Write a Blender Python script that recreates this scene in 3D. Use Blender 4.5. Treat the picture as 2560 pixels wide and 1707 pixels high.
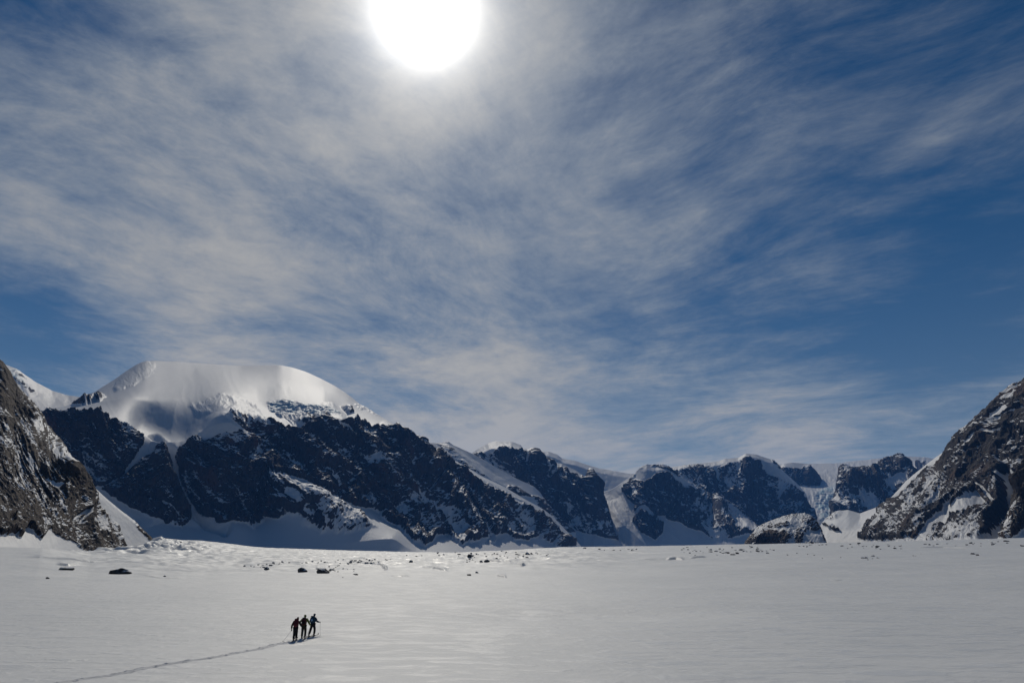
import bpy, bmesh, math, random
import numpy as np
from mathutils import Vector, Matrix, noise as mnoise

# ------------------------------------------------------------------ camera
W0, H0, FPX = 2560.0, 1707.0, 1707.0
PITCH = math.radians(16.6)
CP, SP = math.cos(PITCH), math.sin(PITCH)
scene = bpy.context.scene
for o in list(bpy.data.objects):
    bpy.data.objects.remove(o)
cam_data = bpy.data.cameras.new("camera")
cam = bpy.data.objects.new("camera", cam_data)
scene.collection.objects.link(cam)
cam_data.sensor_width = 36.0
cam_data.lens = 24.0
cam_data.clip_start = 0.1
cam_data.clip_end = 90000.0
cam.location = (0, 0, 0)
cam.rotation_euler = (math.radians(90) + PITCH, 0, 0)
scene.camera = cam


def ray(px, py):
    """direction (horizontal component of length one) seen at a place of the photograph"""
    px = np.asarray(px, float); py = np.asarray(py, float)
    a = px - W0 / 2; b = py - H0 / 2
    x = a
    y = FPX * CP + b * SP
    z = FPX * SP - b * CP
    h = np.sqrt(x * x + y * y)
    return x / h, y / h, z / h


def at(px, py, d):
    x, y, z = ray(px, py)
    return x * d, y * d, z * d


# ------------------------------------------------------------------ sun and sky
sx, sy, sz = ray(1061, 27)
SUN = Vector((float(sx), float(sy), float(sz))).normalized()
SUN_EL = math.asin(SUN.z)
SUN_AZ = math.atan2(SUN.x, SUN.y)          # clockwise from +Y

sun_data = bpy.data.lights.new("sun", 'SUN')
sun_data.energy = 3.0
sun_data.angle = math.radians(0.9)
sun_data.color = (1.0, 0.935, 0.82)
sun = bpy.data.objects.new("sun", sun_data)
scene.collection.objects.link(sun)
sun.rotation_euler = SUN.to_track_quat('Z', 'Y').to_euler()

world = bpy.data.worlds.new("World")
scene.world = world
world.use_nodes = True


class NT:
    """small helper that wires shader nodes"""
    def __init__(self, tree):
        self.t = tree

    def node(self, kind, **kw):
        n = self.t.nodes.new(kind)
        for k, v in kw.items():
            setattr(n, k, v)
        return n

    def put(self, sock, v):
        if isinstance(v, bpy.types.NodeSocket):
            self.t.links.new(v, sock)
        else:
            sock.default_value = v

    def m(self, op, *a, clamp=False):
        n = self.node('ShaderNodeMath', operation=op, use_clamp=clamp)
        for i, v in enumerate(a):
            self.put(n.inputs[i], v)
        return n.outputs[0]

    def vm(self, op, *a):
        n = self.node('ShaderNodeVectorMath', operation=op)
        for i, v in enumerate(a):
            self.put(n.inputs[i], v)
        return n.outputs['Value'] if op in ('DOT_PRODUCT', 'LENGTH', 'DISTANCE') else n.outputs[0]

    def comb(self, x, y, z):
        n = self.node('ShaderNodeCombineXYZ')
        for i, v in enumerate((x, y, z)):
            self.put(n.inputs[i], v)
        return n.outputs[0]

    def noise(self, vec, scale, detail=4.0, rough=0.55, dist=0.0, lac=2.0):
        n = self.node('ShaderNodeTexNoise', noise_dimensions='3D')
        self.put(n.inputs['Vector'], vec)
        n.inputs['Scale'].default_value = scale
        n.inputs['Detail'].default_value = detail
        n.inputs['Roughness'].default_value = rough
        n.inputs['Lacunarity'].default_value = lac
        n.inputs['Distortion'].default_value = dist
        return n.outputs[0]

    def smooth(self, v, a, b, lo=0.0, hi=1.0):
        n = self.node('ShaderNodeMapRange', interpolation_type='SMOOTHSTEP')
        self.put(n.inputs[0], v)
        n.inputs[1].default_value = a; n.inputs[2].default_value = b
        n.inputs[3].default_value = lo; n.inputs[4].default_value = hi
        return n.outputs[0]

    def mix(self, f, a, b):
        n = self.node('ShaderNodeMix', data_type='RGBA')
        self.put(n.inputs[0], f)
        self.put(n.inputs[6], a); self.put(n.inputs[7], b)
        return n.outputs[2]


def build_sky():
    t = world.node_tree
    t.nodes.clear()
    g = NT(t)
    tc = g.node('ShaderNodeTexCoord')
    d = g.vm('NORMALIZE', tc.outputs['Generated'])
    sky = g.node('ShaderNodeTexSky', sky_type='NISHITA')
    sky.sun_disc = False
    sky.sun_elevation = SUN_EL
    sky.sun_rotation = SUN_AZ
    sky.altitude = 900.0
    sky.air_density = 1.0
    sky.dust_density = 0.15
    sky.ozone_density = 2.2
    hs = g.node('ShaderNodeHueSaturation')
    hs.inputs['Saturation'].default_value = SKY_SAT
    hs.inputs['Value'].default_value = SKY_VAL
    t.links.new(sky.outputs[0], hs.inputs['Color'])
    skyc = hs.outputs[0]
    sep = g.node('ShaderNodeSeparateXYZ'); g.put(sep.inputs[0], d)
    x, y, z = sep.outputs
    zz = g.m('ADD', g.m('MAXIMUM', z, 0.0), 0.16)
    px = g.m('DIVIDE', x, zz); py = g.m('DIVIDE', y, zz)
    flat = g.comb(px, py, 0.0)
    # slow bending of the wind direction
    bend = g.node('ShaderNodeTexNoise', noise_dimensions='3D')
    g.put(bend.inputs['Vector'], flat); bend.inputs['Scale'].default_value = 0.55; bend.inputs['Detail'].default_value = 2.0
    off = g.vm('SCALE', g.vm('SUBTRACT', bend.outputs[1], (0.5, 0.5, 0.5)), (0, 0, 0))
    off.node.inputs['Scale'].default_value = 0.9
    flatw = g.vm('ADD', flat, off)

    def streak(az, sc_across, sc_along, seed, detail, rough, dist=0.0):
        a = math.radians(az)
        al = g.vm('DOT_PRODUCT', flatw, (math.sin(a), math.cos(a), 0))
        ac = g.vm('DOT_PRODUCT', flatw, (math.cos(a), -math.sin(a), 0))
        return g.noise(g.comb(g.m('MULTIPLY', ac, sc_across), g.m('MULTIPLY', al, sc_along), seed), 1.0, detail, rough, dist)

    def lobe(pxl, pyl, width, amp):
        X, Y, Z = ray(pxl, pyl)
        v = Vector((float(X), float(Y), float(Z))).normalized()
        dd = g.m('SUBTRACT', 1.0, g.vm('DOT_PRODUCT', d, tuple(v)))
        return g.m('MULTIPLY', g.m('EXPONENT', g.m('MULTIPLY', dd, -1.0 / (1 - math.cos(math.radians(width))))), amp)

    left = streak(24, 2.8, 1.7, 3.1, 12, 0.64, 0.3)
    left2 = streak(46, 14.0, 8.0, 9.7, 12, 0.72, 0.3)
    right = streak(-46, 3.2, 1.3, 5.5, 12, 0.63, 0.25)
    right2 = streak(-60, 15.0, 6.5, 1.7, 12, 0.72, 0.3)
    big = g.noise(g.vm('ADD', flat, (3.3, 1.2, 0.7)), 1.7, 12, 0.62, 0.5)
    side = g.smooth(g.m('ADD', x, g.m('MULTIPLY', g.m('SUBTRACT', big, 0.5), 0.5)), -0.16, 0.26)
    f1 = g.m('ADD', g.m('MULTIPLY', left, 0.62), g.m('MULTIPLY', left2, 0.38))
    f2 = g.m('ADD', g.m('MULTIPLY', right, 0.64), g.m('MULTIPLY', right2, 0.36))
    mix = g.node('ShaderNodeMix', data_type='FLOAT')
    g.put(mix.inputs[0], side); g.put(mix.inputs[2], f1); g.put(mix.inputs[3], f2)
    f = g.m('ADD', g.m('MULTIPLY', mix.outputs[0], 0.58), g.m('MULTIPLY', big, 0.42))
    cov = None
    for L in LOBES:
        l = lobe(*L)
        cov = l if cov is None else g.m('ADD', cov, l)
    dens = g.m('ADD', g.m('MULTIPLY', g.m('SUBTRACT', f, 0.5), CLOUD_CONTRAST), g.m('ADD', cov, CLOUD_BASE))
    # the veil belongs to the sunward half of the sky; behind the viewer it is clear and blue
    dens = g.m('ADD', dens, g.smooth(y, 0.02, 0.48, -1.3, 0.0))
    # a softer shoulder: never fully clear, never fully opaque
    dens = g.m('MULTIPLY', g.smooth(dens, -0.35, 1.15), 0.95)
    # bank of haze and thin veil low over the mountains
    low = g.m('MULTIPLY', g.m('EXPONENT', g.m('MULTIPLY', g.m('MAXIMUM', z, 0.0), -5.0)), 0.42)
    dens = g.m('MINIMUM', g.m('ADD', dens, low), 1.0)
    # forward scattering of the ice veil round the sun
    c = g.vm('DOT_PRODUCT', d, tuple(SUN))
    ang = g.m('ARCCOSINE', g.m('MINIMUM', c, 0.999999))
    wide = g.m('EXPONENT', g.m('MULTIPLY', ang, -1.0 / math.radians(26)))
    mid = g.m('EXPONENT', g.m('MULTIPLY', ang, -1.0 / math.radians(4.6)))
    core = g.m('EXPONENT', g.m('MULTIPLY', g.m('POWER', g.m('DIVIDE', ang, math.radians(2.2)), 2.0), -1.0))
    aure = g.m('EXPONENT', g.m('MULTIPLY', g.m('POWER', g.m('DIVIDE', ang, math.radians(4.3)), 2.0), -1.0))
    aure = g.m('MULTIPLY', aure, g.m('ADD', 1.0, g.m('MULTIPLY', f, 0.8)))
    hz = g.m('EXPONENT', g.m('MULTIPLY', g.m('MAXIMUM', z, 0.0), -5.0))
    veil_l = g.m('ADD', g.m('ADD', g.m('ADD', VEIL0 - 0.06, g.m('MULTIPLY', dens, 0.10)), g.m('MULTIPLY', hz, 0.24)), g.m('MULTIPLY', wide, VEIL1))
    warm = g.mix(g.smooth(dens, 0.35, 0.95), (0.92, 1.0, 1.06, 1), (1.02, 1.01, 0.98, 1))
    veil = g.vm('SCALE', warm, (0, 0, 0)); g.put(veil.node.inputs['Scale'], veil_l)
    scaled_sky = g.vm('SCALE', skyc, (0, 0, 0)); scaled_sky.node.inputs['Scale'].default_value = SKY_STR
    col = g.mix(dens, scaled_sky, veil)
    glow = g.m('ADD', g.m('MULTIPLY', g.m('MULTIPLY', mid, GLOW_MID), g.m('ADD', 0.25, g.m('MULTIPLY', f, 1.5))), g.m('ADD', g.m('MULTIPLY', core, 9.0), g.m('MULTIPLY', aure, 0.8)))
    gl = g.vm('SCALE', (1.0, 0.985, 0.95), (0, 0, 0)); g.put(gl.node.inputs['Scale'], glow)
    col = g.vm('ADD', col, gl)
    # the colours above are already scaled, so bring them into the range of the background strength
    bg = g.node('ShaderNodeBackground')
    up = g.vm('SCALE', col, (0, 0, 0)); up.node.inputs['Scale'].default_value = 10.0
    t.links.new(up, bg.inputs['Color'])
    bg.inputs['Strength'].default_value = 0.1
    out = g.node('ShaderNodeOutputWorld')
    t.links.new(bg.outputs[0], out.inputs['Surface'])


SKY_STR, SKY_SAT, SKY_VAL = 0.045, 1.5, 1.0
CLOUD_CONTRAST, CLOUD_BASE = 3.7, 0.34
VEIL0, VEIL1, GLOW_MID = 0.45, 0.26, 0.80
LOBES = [
    # (px, py, width in degrees, amount)
    (2540, 250, 15, -0.55),
    (2430, 760, 10, -0.32),
    (2150, 600, 8, 0.12),
    (40, 870, 6.0, -0.65),
    (300, 900, 3.5, -0.2),
    (1800, 860, 6, -0.25),
    (2320, 880, 6, -0.30),
    (760, 480, 8, -0.22),
    (1650, 250, 10, -0.10),
    (1250, 1000, 9, 0.35),
    (550, 760, 9, 0.35),
    (1480, 560, 6, 0.12),
    (2000, 1090, 7, 0.20),
    (150, 450, 9, 0.22),
    (60, 60, 9, -0.22),
    (1061, 60, 10, 0.40),
]
build_sky()
try:
    world.cycles.sampling_method = 'MANUAL'
    world.cycles.sample_map_resolution = 512
except Exception:
    pass

scene.view_settings.view_transform = 'Standard'
scene.view_settings.look = 'None'
scene.view_settings.gamma = 1.0
scene.view_settings.exposure = -0.6
scene.render.engine = 'CYCLES'
scene.cycles.use_denoising = True
scene.cycles.max_bounces = 5
scene.cycles.diffuse_bounces = 3
scene.cycles.volume_bounces = 1
QUICK = False

# ------------------------------------------------------------------ noise and small maths
def _hash(ix, iy, seed):
    n = (ix.astype(np.int64) * 374761393 + iy.astype(np.int64) * 668265263 + seed * 1442695041) & 0xFFFFFFFF
    n = ((n ^ (n >> 13)) * 1274126177) & 0xFFFFFFFF
    n = n ^ (n >> 16)
    return (n & 0xFFFF) / 65536.0


def perlin(x, y, seed=0):
    ix = np.floor(x); iy = np.floor(y)
    fx = (x - ix).astype(np.float32); fy = (y - iy).astype(np.float32)
    ux = fx * fx * fx * (fx * (fx * 6 - 15) + 10); uy = fy * fy * fy * (fy * (fy * 6 - 15) + 10)

    def g(jx, jy, dx, dy):
        a = _hash(ix + jx, iy + jy, seed) * (2 * math.pi)
        return np.cos(a) * dx + np.sin(a) * dy
    a = g(0, 0, fx, fy); b = g(1, 0, fx - 1, fy); c = g(0, 1, fx, fy - 1); d = g(1, 1, fx - 1, fy - 1)
    return ((a + (b - a) * ux) * (1 - uy) + (c + (d - c) * ux) * uy) * 1.5


def fbm(x, y, octaves=5, seed=0, gain=0.5, lac=2.03):
    s = 0; a = 1.0; t = 0
    for k in range(octaves):
        s = s + a * perlin(x, y, seed + k * 17); t += a
        a *= gain; x = x * lac + 11.3; y = y * lac - 7.1
    return s / t


def ridged(x, y, octaves=5, seed=0, gain=0.5, lac=2.07):
    s = 0; a = 1.0; t = 0
    for k in range(octaves):
        s = s + a * (1 - 2.2 * np.abs(perlin(x, y, seed + k * 31))); t += a
        a *= gain; x = x * lac + 3.7; y = y * lac + 5.9
    return s / t


def sstep(v, a, b):
    t = np.clip((v - a) / (b - a), 0, 1)
    return t * t * (3 - 2 * t)


def pl(points, x):
    p = np.asarray(points, float)
    return np.interp(x, p[:, 0], p[:, 1])


def dist_poly(points, x, y, closed):
    """distance to a polyline; negative inside when closed"""
    p = np.asarray(points, float); n = len(p)
    best = np.full(x.shape, 1e9); inside = np.zeros(x.shape, bool)
    for i in range(n if closed else n - 1):
        ax, ay = p[i]; bx, by = p[(i + 1) % n]
        ex, ey = bx - ax, by - ay
        t = np.clip(((x - ax) * ex + (y - ay) * ey) / (ex * ex + ey * ey + 1e-9), 0, 1)
        best = np.minimum(best, (x - ax - t * ex) ** 2 + (y - ay - t * ey) ** 2)
        if closed and ay != by:
            cross = ((ay > y) != (by > y)) & (x < ex * (y - ay) / (ey) + ax)
            inside ^= cross
    d = np.sqrt(best)
    return np.where(inside, -d, d) if closed else d


def line_t(points, x, y):
    """distance to a polyline and the relative place along it"""
    p = np.asarray(points, float)
    seg = np.hypot(*(p[1:] - p[:-1]).T); cum = np.concatenate([[0], np.cumsum(seg)])
    best = np.full(x.shape, 1e9); tt = np.zeros(x.shape)
    for i in range(len(p) - 1):
        ax, ay = p[i]; ex, ey = p[i + 1] - p[i]
        t = np.clip(((x - ax) * ex + (y - ay) * ey) / (ex * ex + ey * ey + 1e-9), 0, 1)
        dd = (x - ax - t * ex) ** 2 + (y - ay - t * ey) ** 2
        m = dd < best
        best = np.where(m, dd, best); tt = np.where(m, (cum[i] + t * seg[i]) / cum[-1], tt)
    return np.sqrt(best), tt


def smooth_axis(a, axis, n):
    for _ in range(n):
        b = a.copy()
        sl = [slice(None)] * a.ndim
        lo, mid, hi = list(sl), list(sl), list(sl)
        lo[axis] = slice(0, -2); mid[axis] = slice(1, -1); hi[axis] = slice(2, None)
        b[tuple(mid)] = (a[tuple(lo)] + 2 * a[tuple(mid)] + a[tuple(hi)]) / 4
        a = b
    return a


def grid_normals(P):
    du = np.gradient(P, axis=1); dv = np.gradient(P, axis=0)
    n = np.cross(du, dv)
    n /= (np.linalg.norm(n, axis=2, keepdims=True) + 1e-9)
    return n


def grid_mesh(name, P, attrs=None, mat=None, wrap=False):
    ny, nx, _ = P.shape
    me = bpy.data.meshes.new(name)
    me.vertices.add(ny * nx)
    me.vertices.foreach_set("co", P.reshape(-1).astype(np.float32))
    idx = np.arange(ny * nx).reshape(ny, nx)
    if wrap:
        idx = np.concatenate([idx, idx[:, :1]], axis=1)
    a = idx[:-1, :-1].ravel(); b = idx[:-1, 1:].ravel(); c = idx[1:, 1:].ravel(); d = idx[1:, :-1].ravel()
    F = np.stack([a, d, c, b], 1)
    nf = len(F)
    me.loops.add(nf * 4)
    me.loops.foreach_set("vertex_index", F.ravel().astype(np.int32))
    me.polygons.add(nf)
    me.polygons.foreach_set("loop_start", (np.arange(nf) * 4).astype(np.int32))
    me.polygons.foreach_set("loop_total", np.full(nf, 4, np.int32))
    me.polygons.foreach_set("use_smooth", np.ones(nf, bool))
    me.update(calc_edges=True)
    for k, v in (attrs or {}).items():
        at_ = me.attributes.new(k, 'FLOAT', 'POINT')
        at_.data.foreach_set("value", v.reshape(-1).astype(np.float32))
    me.validate()
    o = bpy.data.objects.new(name, me)
    scene.collection.objects.link(o)
    if mat:
        me.materials.append(mat)
    return o


def structure(o, label=None):
    o["kind"] = "structure"
    if label:
        o["label"] = label
    return o


# ------------------------------------------------------------------ materials
def new_mat(name):
    m = bpy.data.materials.new(name)
    m.use_nodes = True
    m.node_tree.nodes.clear()
    return m, NT(m.node_tree)


def bsdf_out(m, g, col, rough, spec=0.3, normal=None):
    b = g.node('ShaderNodeBsdfPrincipled')
    g.put(b.inputs['Base Color'], col)
    g.put(b.inputs['Roughness'], rough)
    g.put(b.inputs['Specular IOR Level'], spec)
    if normal is not None:
        g.put(b.inputs['Normal'], normal)
    o = g.node('ShaderNodeOutputMaterial')
    m.node_tree.links.new(b.outputs[0], o.inputs['Surface'])
    return b


def bump(g, h, dist, strength=1.0):
    n = g.node('ShaderNodeBump')
    g.put(n.inputs['Height'], h)
    n.inputs['Distance'].default_value = dist
    n.inputs['Strength'].default_value = strength
    return n.outputs[0]


SNOW = (0.60, 0.605, 0.61, 1)


def mountain_material(name, rock_a, rock_b, rust, size=1.0, streak=(1, 1, 0.25)):
    """rock with snow lying where the attribute says, its edge broken up by noise; size = metres of the finest detail"""
    m, g = new_mat(name)
    at_ = g.node('ShaderNodeAttribute', attribute_name='rock')
    ice = g.node('ShaderNodeAttribute', attribute_name='ice')
    tc = g.node('ShaderNodeTexCoord')
    pos = tc.outputs['Object']
    sv = g.vm('MULTIPLY', pos, streak)
    fine = g.noise(pos, 1 / (9.0 * size), 6, 0.65)
    mid = g.noise(sv, 1 / (45.0 * size), 6, 0.62, 0.4)
    tone = g.noise(sv, 1 / (160.0 * size), 5, 0.6, 0.8)
    r = g.m('ADD', at_.outputs['Fac'], g.m('ADD', g.m('MULTIPLY', g.m('SUBTRACT', fine, 0.5), 0.45), g.m('MULTIPLY', g.m('SUBTRACT', mid, 0.5), 0.45)))
    r = g.smooth(r, 0.46, 0.56)
    crack = g.smooth(g.noise(sv, 1 / (22.0 * size), 7, 0.7, 1.2), 0.36, 0.62)
    rk = g.mix(crack, rock_a, rock_b)
    rk = g.mix(g.smooth(tone, 0.52, 0.70), rk, rust)
    icec = g.mix(g.m('MULTIPLY', g.smooth(ice.outputs['Fac'], 0.2, 0.8), g.smooth(mid, 0.35, 0.65)), SNOW, (0.34, 0.50, 0.56, 1))
    col = g.mix(r, icec, rk)
    h = g.m('ADD', g.m('MULTIPLY', fine, 0.4), g.m('MULTIPLY', mid, 1.4))
    rockb = g.m('MULTIPLY', h, g.m('ADD', g.m('MULTIPLY', r, 0.9), 0.05))
    nrm = bump(g, rockb, 14.0 * size, 0.9)
    rough = g.m('ADD', 0.6, g.m('MULTIPLY', r, 0.25))
    bsdf_out(m, g, col, rough, 0.22, nrm)
    return m


DIST_SCALE = 1.0


def mountain(name, label, rows, x0, x1, nx, nv, mat, feats, amp=(60, 18, 6), lengths=(420, 110, 34),
             grain=45, seed=1, base_rock=0.0, slope_k=1.25, slope_0=0.60, noise_k=0.55, snow_amp=0.12,
             smooth=12, ribs=(), crest_soft=2.5, stretch=1.0, d_soft=None, ledge=0.2, y_soft=9.0, patchy=0.7, push_k=0.6, gully_k=0.42, back=True, crest_h=None, warp=7.0):
    """rows: from the crest down, each (shape in the picture, distance in metres); the surface is laid through them in the
    world, thickened to a massif behind the crest and then weathered along its own normals."""
    xs = np.linspace(x0, x1, nx)
    step = (x1 - x0) / (nx - 1)

    def soft(a, width):
        n = max(1, int(width / step))
        k = np.hanning(2 * n + 3)[1:-1]; k /= k.sum()
        return np.convolve(np.pad(a, n, mode='reflect', reflect_type='odd'), k, 'valid')
    Y = [soft(pl(r[0], xs), crest_soft if i == 0 else y_soft) for i, r in enumerate(rows)]
    D = [soft(pl(r[1], xs), d_soft or (110.0 if x1 - x0 > 500 else 40.0)) for r in rows]
    keep = np.array([(-90 < v < 2650) or i % 5 == 0 or i == nx - 1 for i, v in enumerate(xs)])   # coarser beyond the frame
    xs = xs[keep]; Y = [v[keep] for v in Y]; D = [v[keep] for v in D]; nx = len(xs)
    wts = [r[2] if len(r) > 2 else 1.0 for r in rows[1:]]
    tot = sum(wts); py = []; dd = []
    for k in range(len(rows) - 1):
        n = max(4, int(nv * wts[k] / tot))
        t = np.linspace(0, 1, n, endpoint=(k == len(rows) - 2))[:, None]
        yb = np.maximum(Y[k + 1], Y[k] + 0.5)
        Y[k + 1] = yb
        py.append(Y[k] * (1 - t) + yb * t); dd.append(D[k] * (1 - t) + D[k + 1] * t)
    py = np.concatenate(py); dd = np.concatenate(dd)
    px = np.broadcast_to(xs, py.shape).copy()
    X, Yw, Z = at(px, py, dd)
    P = np.stack([X, Yw, Z], 2)
    top = P[:1].copy()
    P = smooth_axis(P, 0, smooth)
    dm = float(np.mean(dd)); s = dm / FPX
    U = px * s; V = py * s
    # shoulder and far side
    if back:
        hx, hy, _ = ray(xs, Y[0])
        H = np.maximum(P[0, :, 2] + 40, 30)
        bl = []
        nb = 26
        for k in range(nb, 0, -1):
            q = k / nb
            dz = -H * (q ** 1.7)
            out = H * (0.22 * q + 1.6 * q * q)
            bl.append(np.stack([P[0, :, 0] + hx * out, P[0, :, 1] + hy * out, P[0, :, 2] + dz], 1))
        B = np.array(bl)
        U = np.concatenate([np.broadcast_to(U[:1], (nb, nx)), U]); V = np.concatenate([V[:1] - np.linspace(1, 0.02, nb)[:, None] * H * 2, V])
        px = np.concatenate([np.broadcast_to(px[:1], (nb, nx)), px]); py = np.concatenate([np.broadcast_to(py[:1], (nb, nx)), py])
        P = np.concatenate([B, P])
        P = smooth_axis(P, 0, 3)
    # warped place in the picture, so painted borders are ragged
    wx = px + warp * fbm(px / 28, py / 28, 5, seed + 90) * 1.6
    wy = py + warp * fbm(px / 28 + 40, py / 28 + 9, 5, seed + 91) * 1.6
    rock = np.full(px.shape, float(base_rock)); ice = np.zeros(px.shape); amp_m = np.zeros(px.shape)
    push = np.zeros(px.shape)
    for f in feats:
        kind = f[0]
        if kind == 'rock' or kind == 'mixed':
            sd = dist_poly(f[1], wx, wy, True); soft = f[2]; val = f[3] if len(f) > 3 else (1.0 if kind == 'rock' else 0.55)
            w = 1 - sstep(sd, -soft, soft)
            rock = rock * (1 - w) + val * w
        elif kind == 'snow':
            sd = dist_poly(f[1], wx, wy, True); soft = f[2]; val = f[3] if len(f) > 3 else 0.0
            w = 1 - sstep(sd, -soft, soft)
            rock = rock * (1 - w) + val * w
        elif kind in ('gully', 'streak'):
            pts, w0, w1 = f[1], f[2], f[3]; val = f[4] if len(f) > 4 else 0.0
            sd, tt = line_t(pts, wx if kind == 'streak' else px + 0.4 * (wx - px), wy if kind == 'streak' else py + 0.4 * (wy - py))
            wd = w0 + (w1 - w0) * tt
            w = 1 - sstep(sd, wd * 0.6, wd * 1.25)
            rock = rock * (1 - w) + val * w
            if kind == 'gully':
                push -= (f[5] if len(f) > 5 else 25.0) * (1 - sstep(sd, 0, wd * 1.8))
        elif kind == 'ice':
            sd = dist_poly(f[1], px + 0.4 * (wx - px), py + 0.4 * (wy - py), True)
            ice = np.maximum(ice, 1 - sstep(sd, -f[2], f[2]))
        elif kind == 'scarp':                      # (line, metres, reach above px, drop px)
            yl = pl(f[1], px); lo, hi = f[1][0][0], f[1][-1][0]
            edge = sstep(px, lo, lo + 70) * (1 - sstep(px, hi - 60, hi))
            q = py + 0.25 * (wy - py) - yl
            push += f[2] * edge * sstep(q, -f[3], 0) * (1 - sstep(q, 0, f[4]))
        elif kind == 'push':                       # (points, width px, metres): a rib standing out or a hollow
            sd, tt = line_t(f[1], px + 0.15 * (wx - px), py + 0.15 * (wy - py))
            wd = f[2] if not isinstance(f[2], tuple) else f[2][0] + (f[2][1] - f[2][0]) * tt
            push += f[3] * push_k * np.exp(-(sd / wd) ** 2)
        elif kind == 'spur':                       # sharp crested rib
            sd, tt = line_t(f[1], px + 0.7 * (wx - px), py + 0.7 * (wy - py))
            wd = f[2] if not isinstance(f[2], tuple) else f[2][0] + (f[2][1] - f[2][0]) * tt
            push += f[3] * push_k * np.clip(1 - sd / wd, 0, 1) * np.sin(np.pi * np.clip(0.12 + tt * 0.88, 0, 1)) ** 0.5
    rough_w = snow_amp + (1 - snow_amp) * sstep(rock, 0.05, 0.75)
    th = math.radians(grain)
    al = U * math.cos(th) + V * math.sin(th); ac = -U * math.sin(th) + V * math.cos(th)
    wv = fbm(U / 500, V / 500, 3, seed + 5) * 260
    L0, L1, L2 = lengths
    calm = 0.15 + 0.85 * sstep(py - np.broadcast_to(Y[0], py.shape), 0, 26)
    push = push * calm
    r0 = ridged((ac + wv) / L0, al / (L0 * 2.4 * stretch), 3, seed)
    r1 = ridged((ac + 0.5 * wv) / L1, al / (L1 * 1.9 * stretch), 4, seed + 3, 0.55)
    d = amp[0] * calm * r0 * (0.03 + 0.97 * rough_w)
    d = d + amp[1] * (0.4 + 0.6 * calm) * r1 * rough_w
    d = d + amp[2] * (ridged(ac / L2, al / (L2 * 1.5 * stretch), 4, seed + 7, 0.6) + (0.8 if stretch == 1.0 else 0.3) * fbm(U / L2, V / L2, 4, seed + 8)) * rough_w
    d = d + ice * amp[2] * 1.6 * ridged(V / (L2 * 0.5) + 0.3 * fbm(U / 200, V / 200, 2, seed + 40), U / (L2 * 2.2), 3, seed + 41)
    # ledges
    led = V + 0.3 * wv + 30 * fbm(U / 120, V / 60, 3, seed + 12)
    d = d + amp[2] * ledge * rough_w * (np.abs(((led / (L2 * 1.5)) % 1.0) - 0.5) * 2 - 0.5)
    N = grid_normals(P)
    if np.mean(N[:, :, 2]) < 0:
        N = -N
    fade = np.ones(P.shape[0]); fade[-max(4, int(0.04 * P.shape[0])):] = np.linspace(1, 0, max(4, int(0.04 * P.shape[0])))
    P = P + N * ((d + push) * fade[:, None])[:, :, None]
    N2 = grid_normals(P)
    if np.mean(N2[:, :, 2]) < 0:
        N2 = -N2
    nz = N2[:, :, 2]
    rk = rock + slope_k * (slope_0 - nz) * sstep(rock, 0.12, 0.5)
    patch = fbm(ac / (L1 * 0.45), al / (L1 * 2.0), 4, seed + 33, 0.6)
    rk = rk + patchy * patch * sstep(rock, 0.2, 0.5) - 0.06 * sstep(rock, 0.3, 0.6)
    rk = rk - (gully_k * (1 - sstep(r0, -0.05, 0.30)) + 0.7 * gully_k * (1 - sstep(r1, -0.05, 0.25)) - 0.25 * gully_k) * sstep(rock, 0.2, 0.5)
    rk = rk + noise_k * (fbm(U / (L2 * 0.9), V / (L2 * 0.5), 5, seed + 21, 0.62) + 0.5 * fbm(ac / 60, al / 300, 3, seed + 22)) * sstep(rock, 0.03, 0.4)
    o = grid_mesh(name, P, {"rock": rk, "ice": ice}, mat)
    return structure(o, label)

# ------------------------------------------------------------------ the snow plain
def ground_height(az, d):
    """height of the snow under the camera's eye level for a bearing (radians) and a distance"""
    az = np.asarray(az, float); d = np.asarray(d, float)
    # picture column that looks along this bearing near the horizon
    azc = np.clip(az, -1.0, 1.0)
    px = W0 / 2 + np.tan(azc) * (FPX * CP + 510 * SP)

    def zof(py, dist):
        _, _, z = ray(np.full_like(px, W0 / 2), py)
        return z * dist
    near = -7.15 - 0.15 * sstep(d, 30, 90)
    y400 = pl([(-700, 1335), (-200, 1356), (0, 1367), (107, 1372), (229, 1388), (393, 1396), (520, 1404), (700, 1404), (1200, 1400), (1500, 1392), (2560, 1388), (3200, 1385)], px)
    y1200 = pl([(-700, 1400), (330, 1396), (375, 1358), (400, 1348), (450, 1353), (500, 1354), (560, 1360), (640, 1370), (900, 1380), (1130, 1385), (1260, 1379), (1400, 1370), (1550, 1367), (1850, 1361), (2100, 1357), (2560, 1348), (3200, 1340)], px)
    z400 = zof(y400, 400.0); z1200 = zof(y1200, 1200.0)
    z = near + (z400 - near) * sstep(d, 110, 420)
    z = z + (z1200 - z) * sstep(d, 430, 1250)
    z = z + (-42 - z) * sstep(d, 1300, 2100)
    return z


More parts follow.
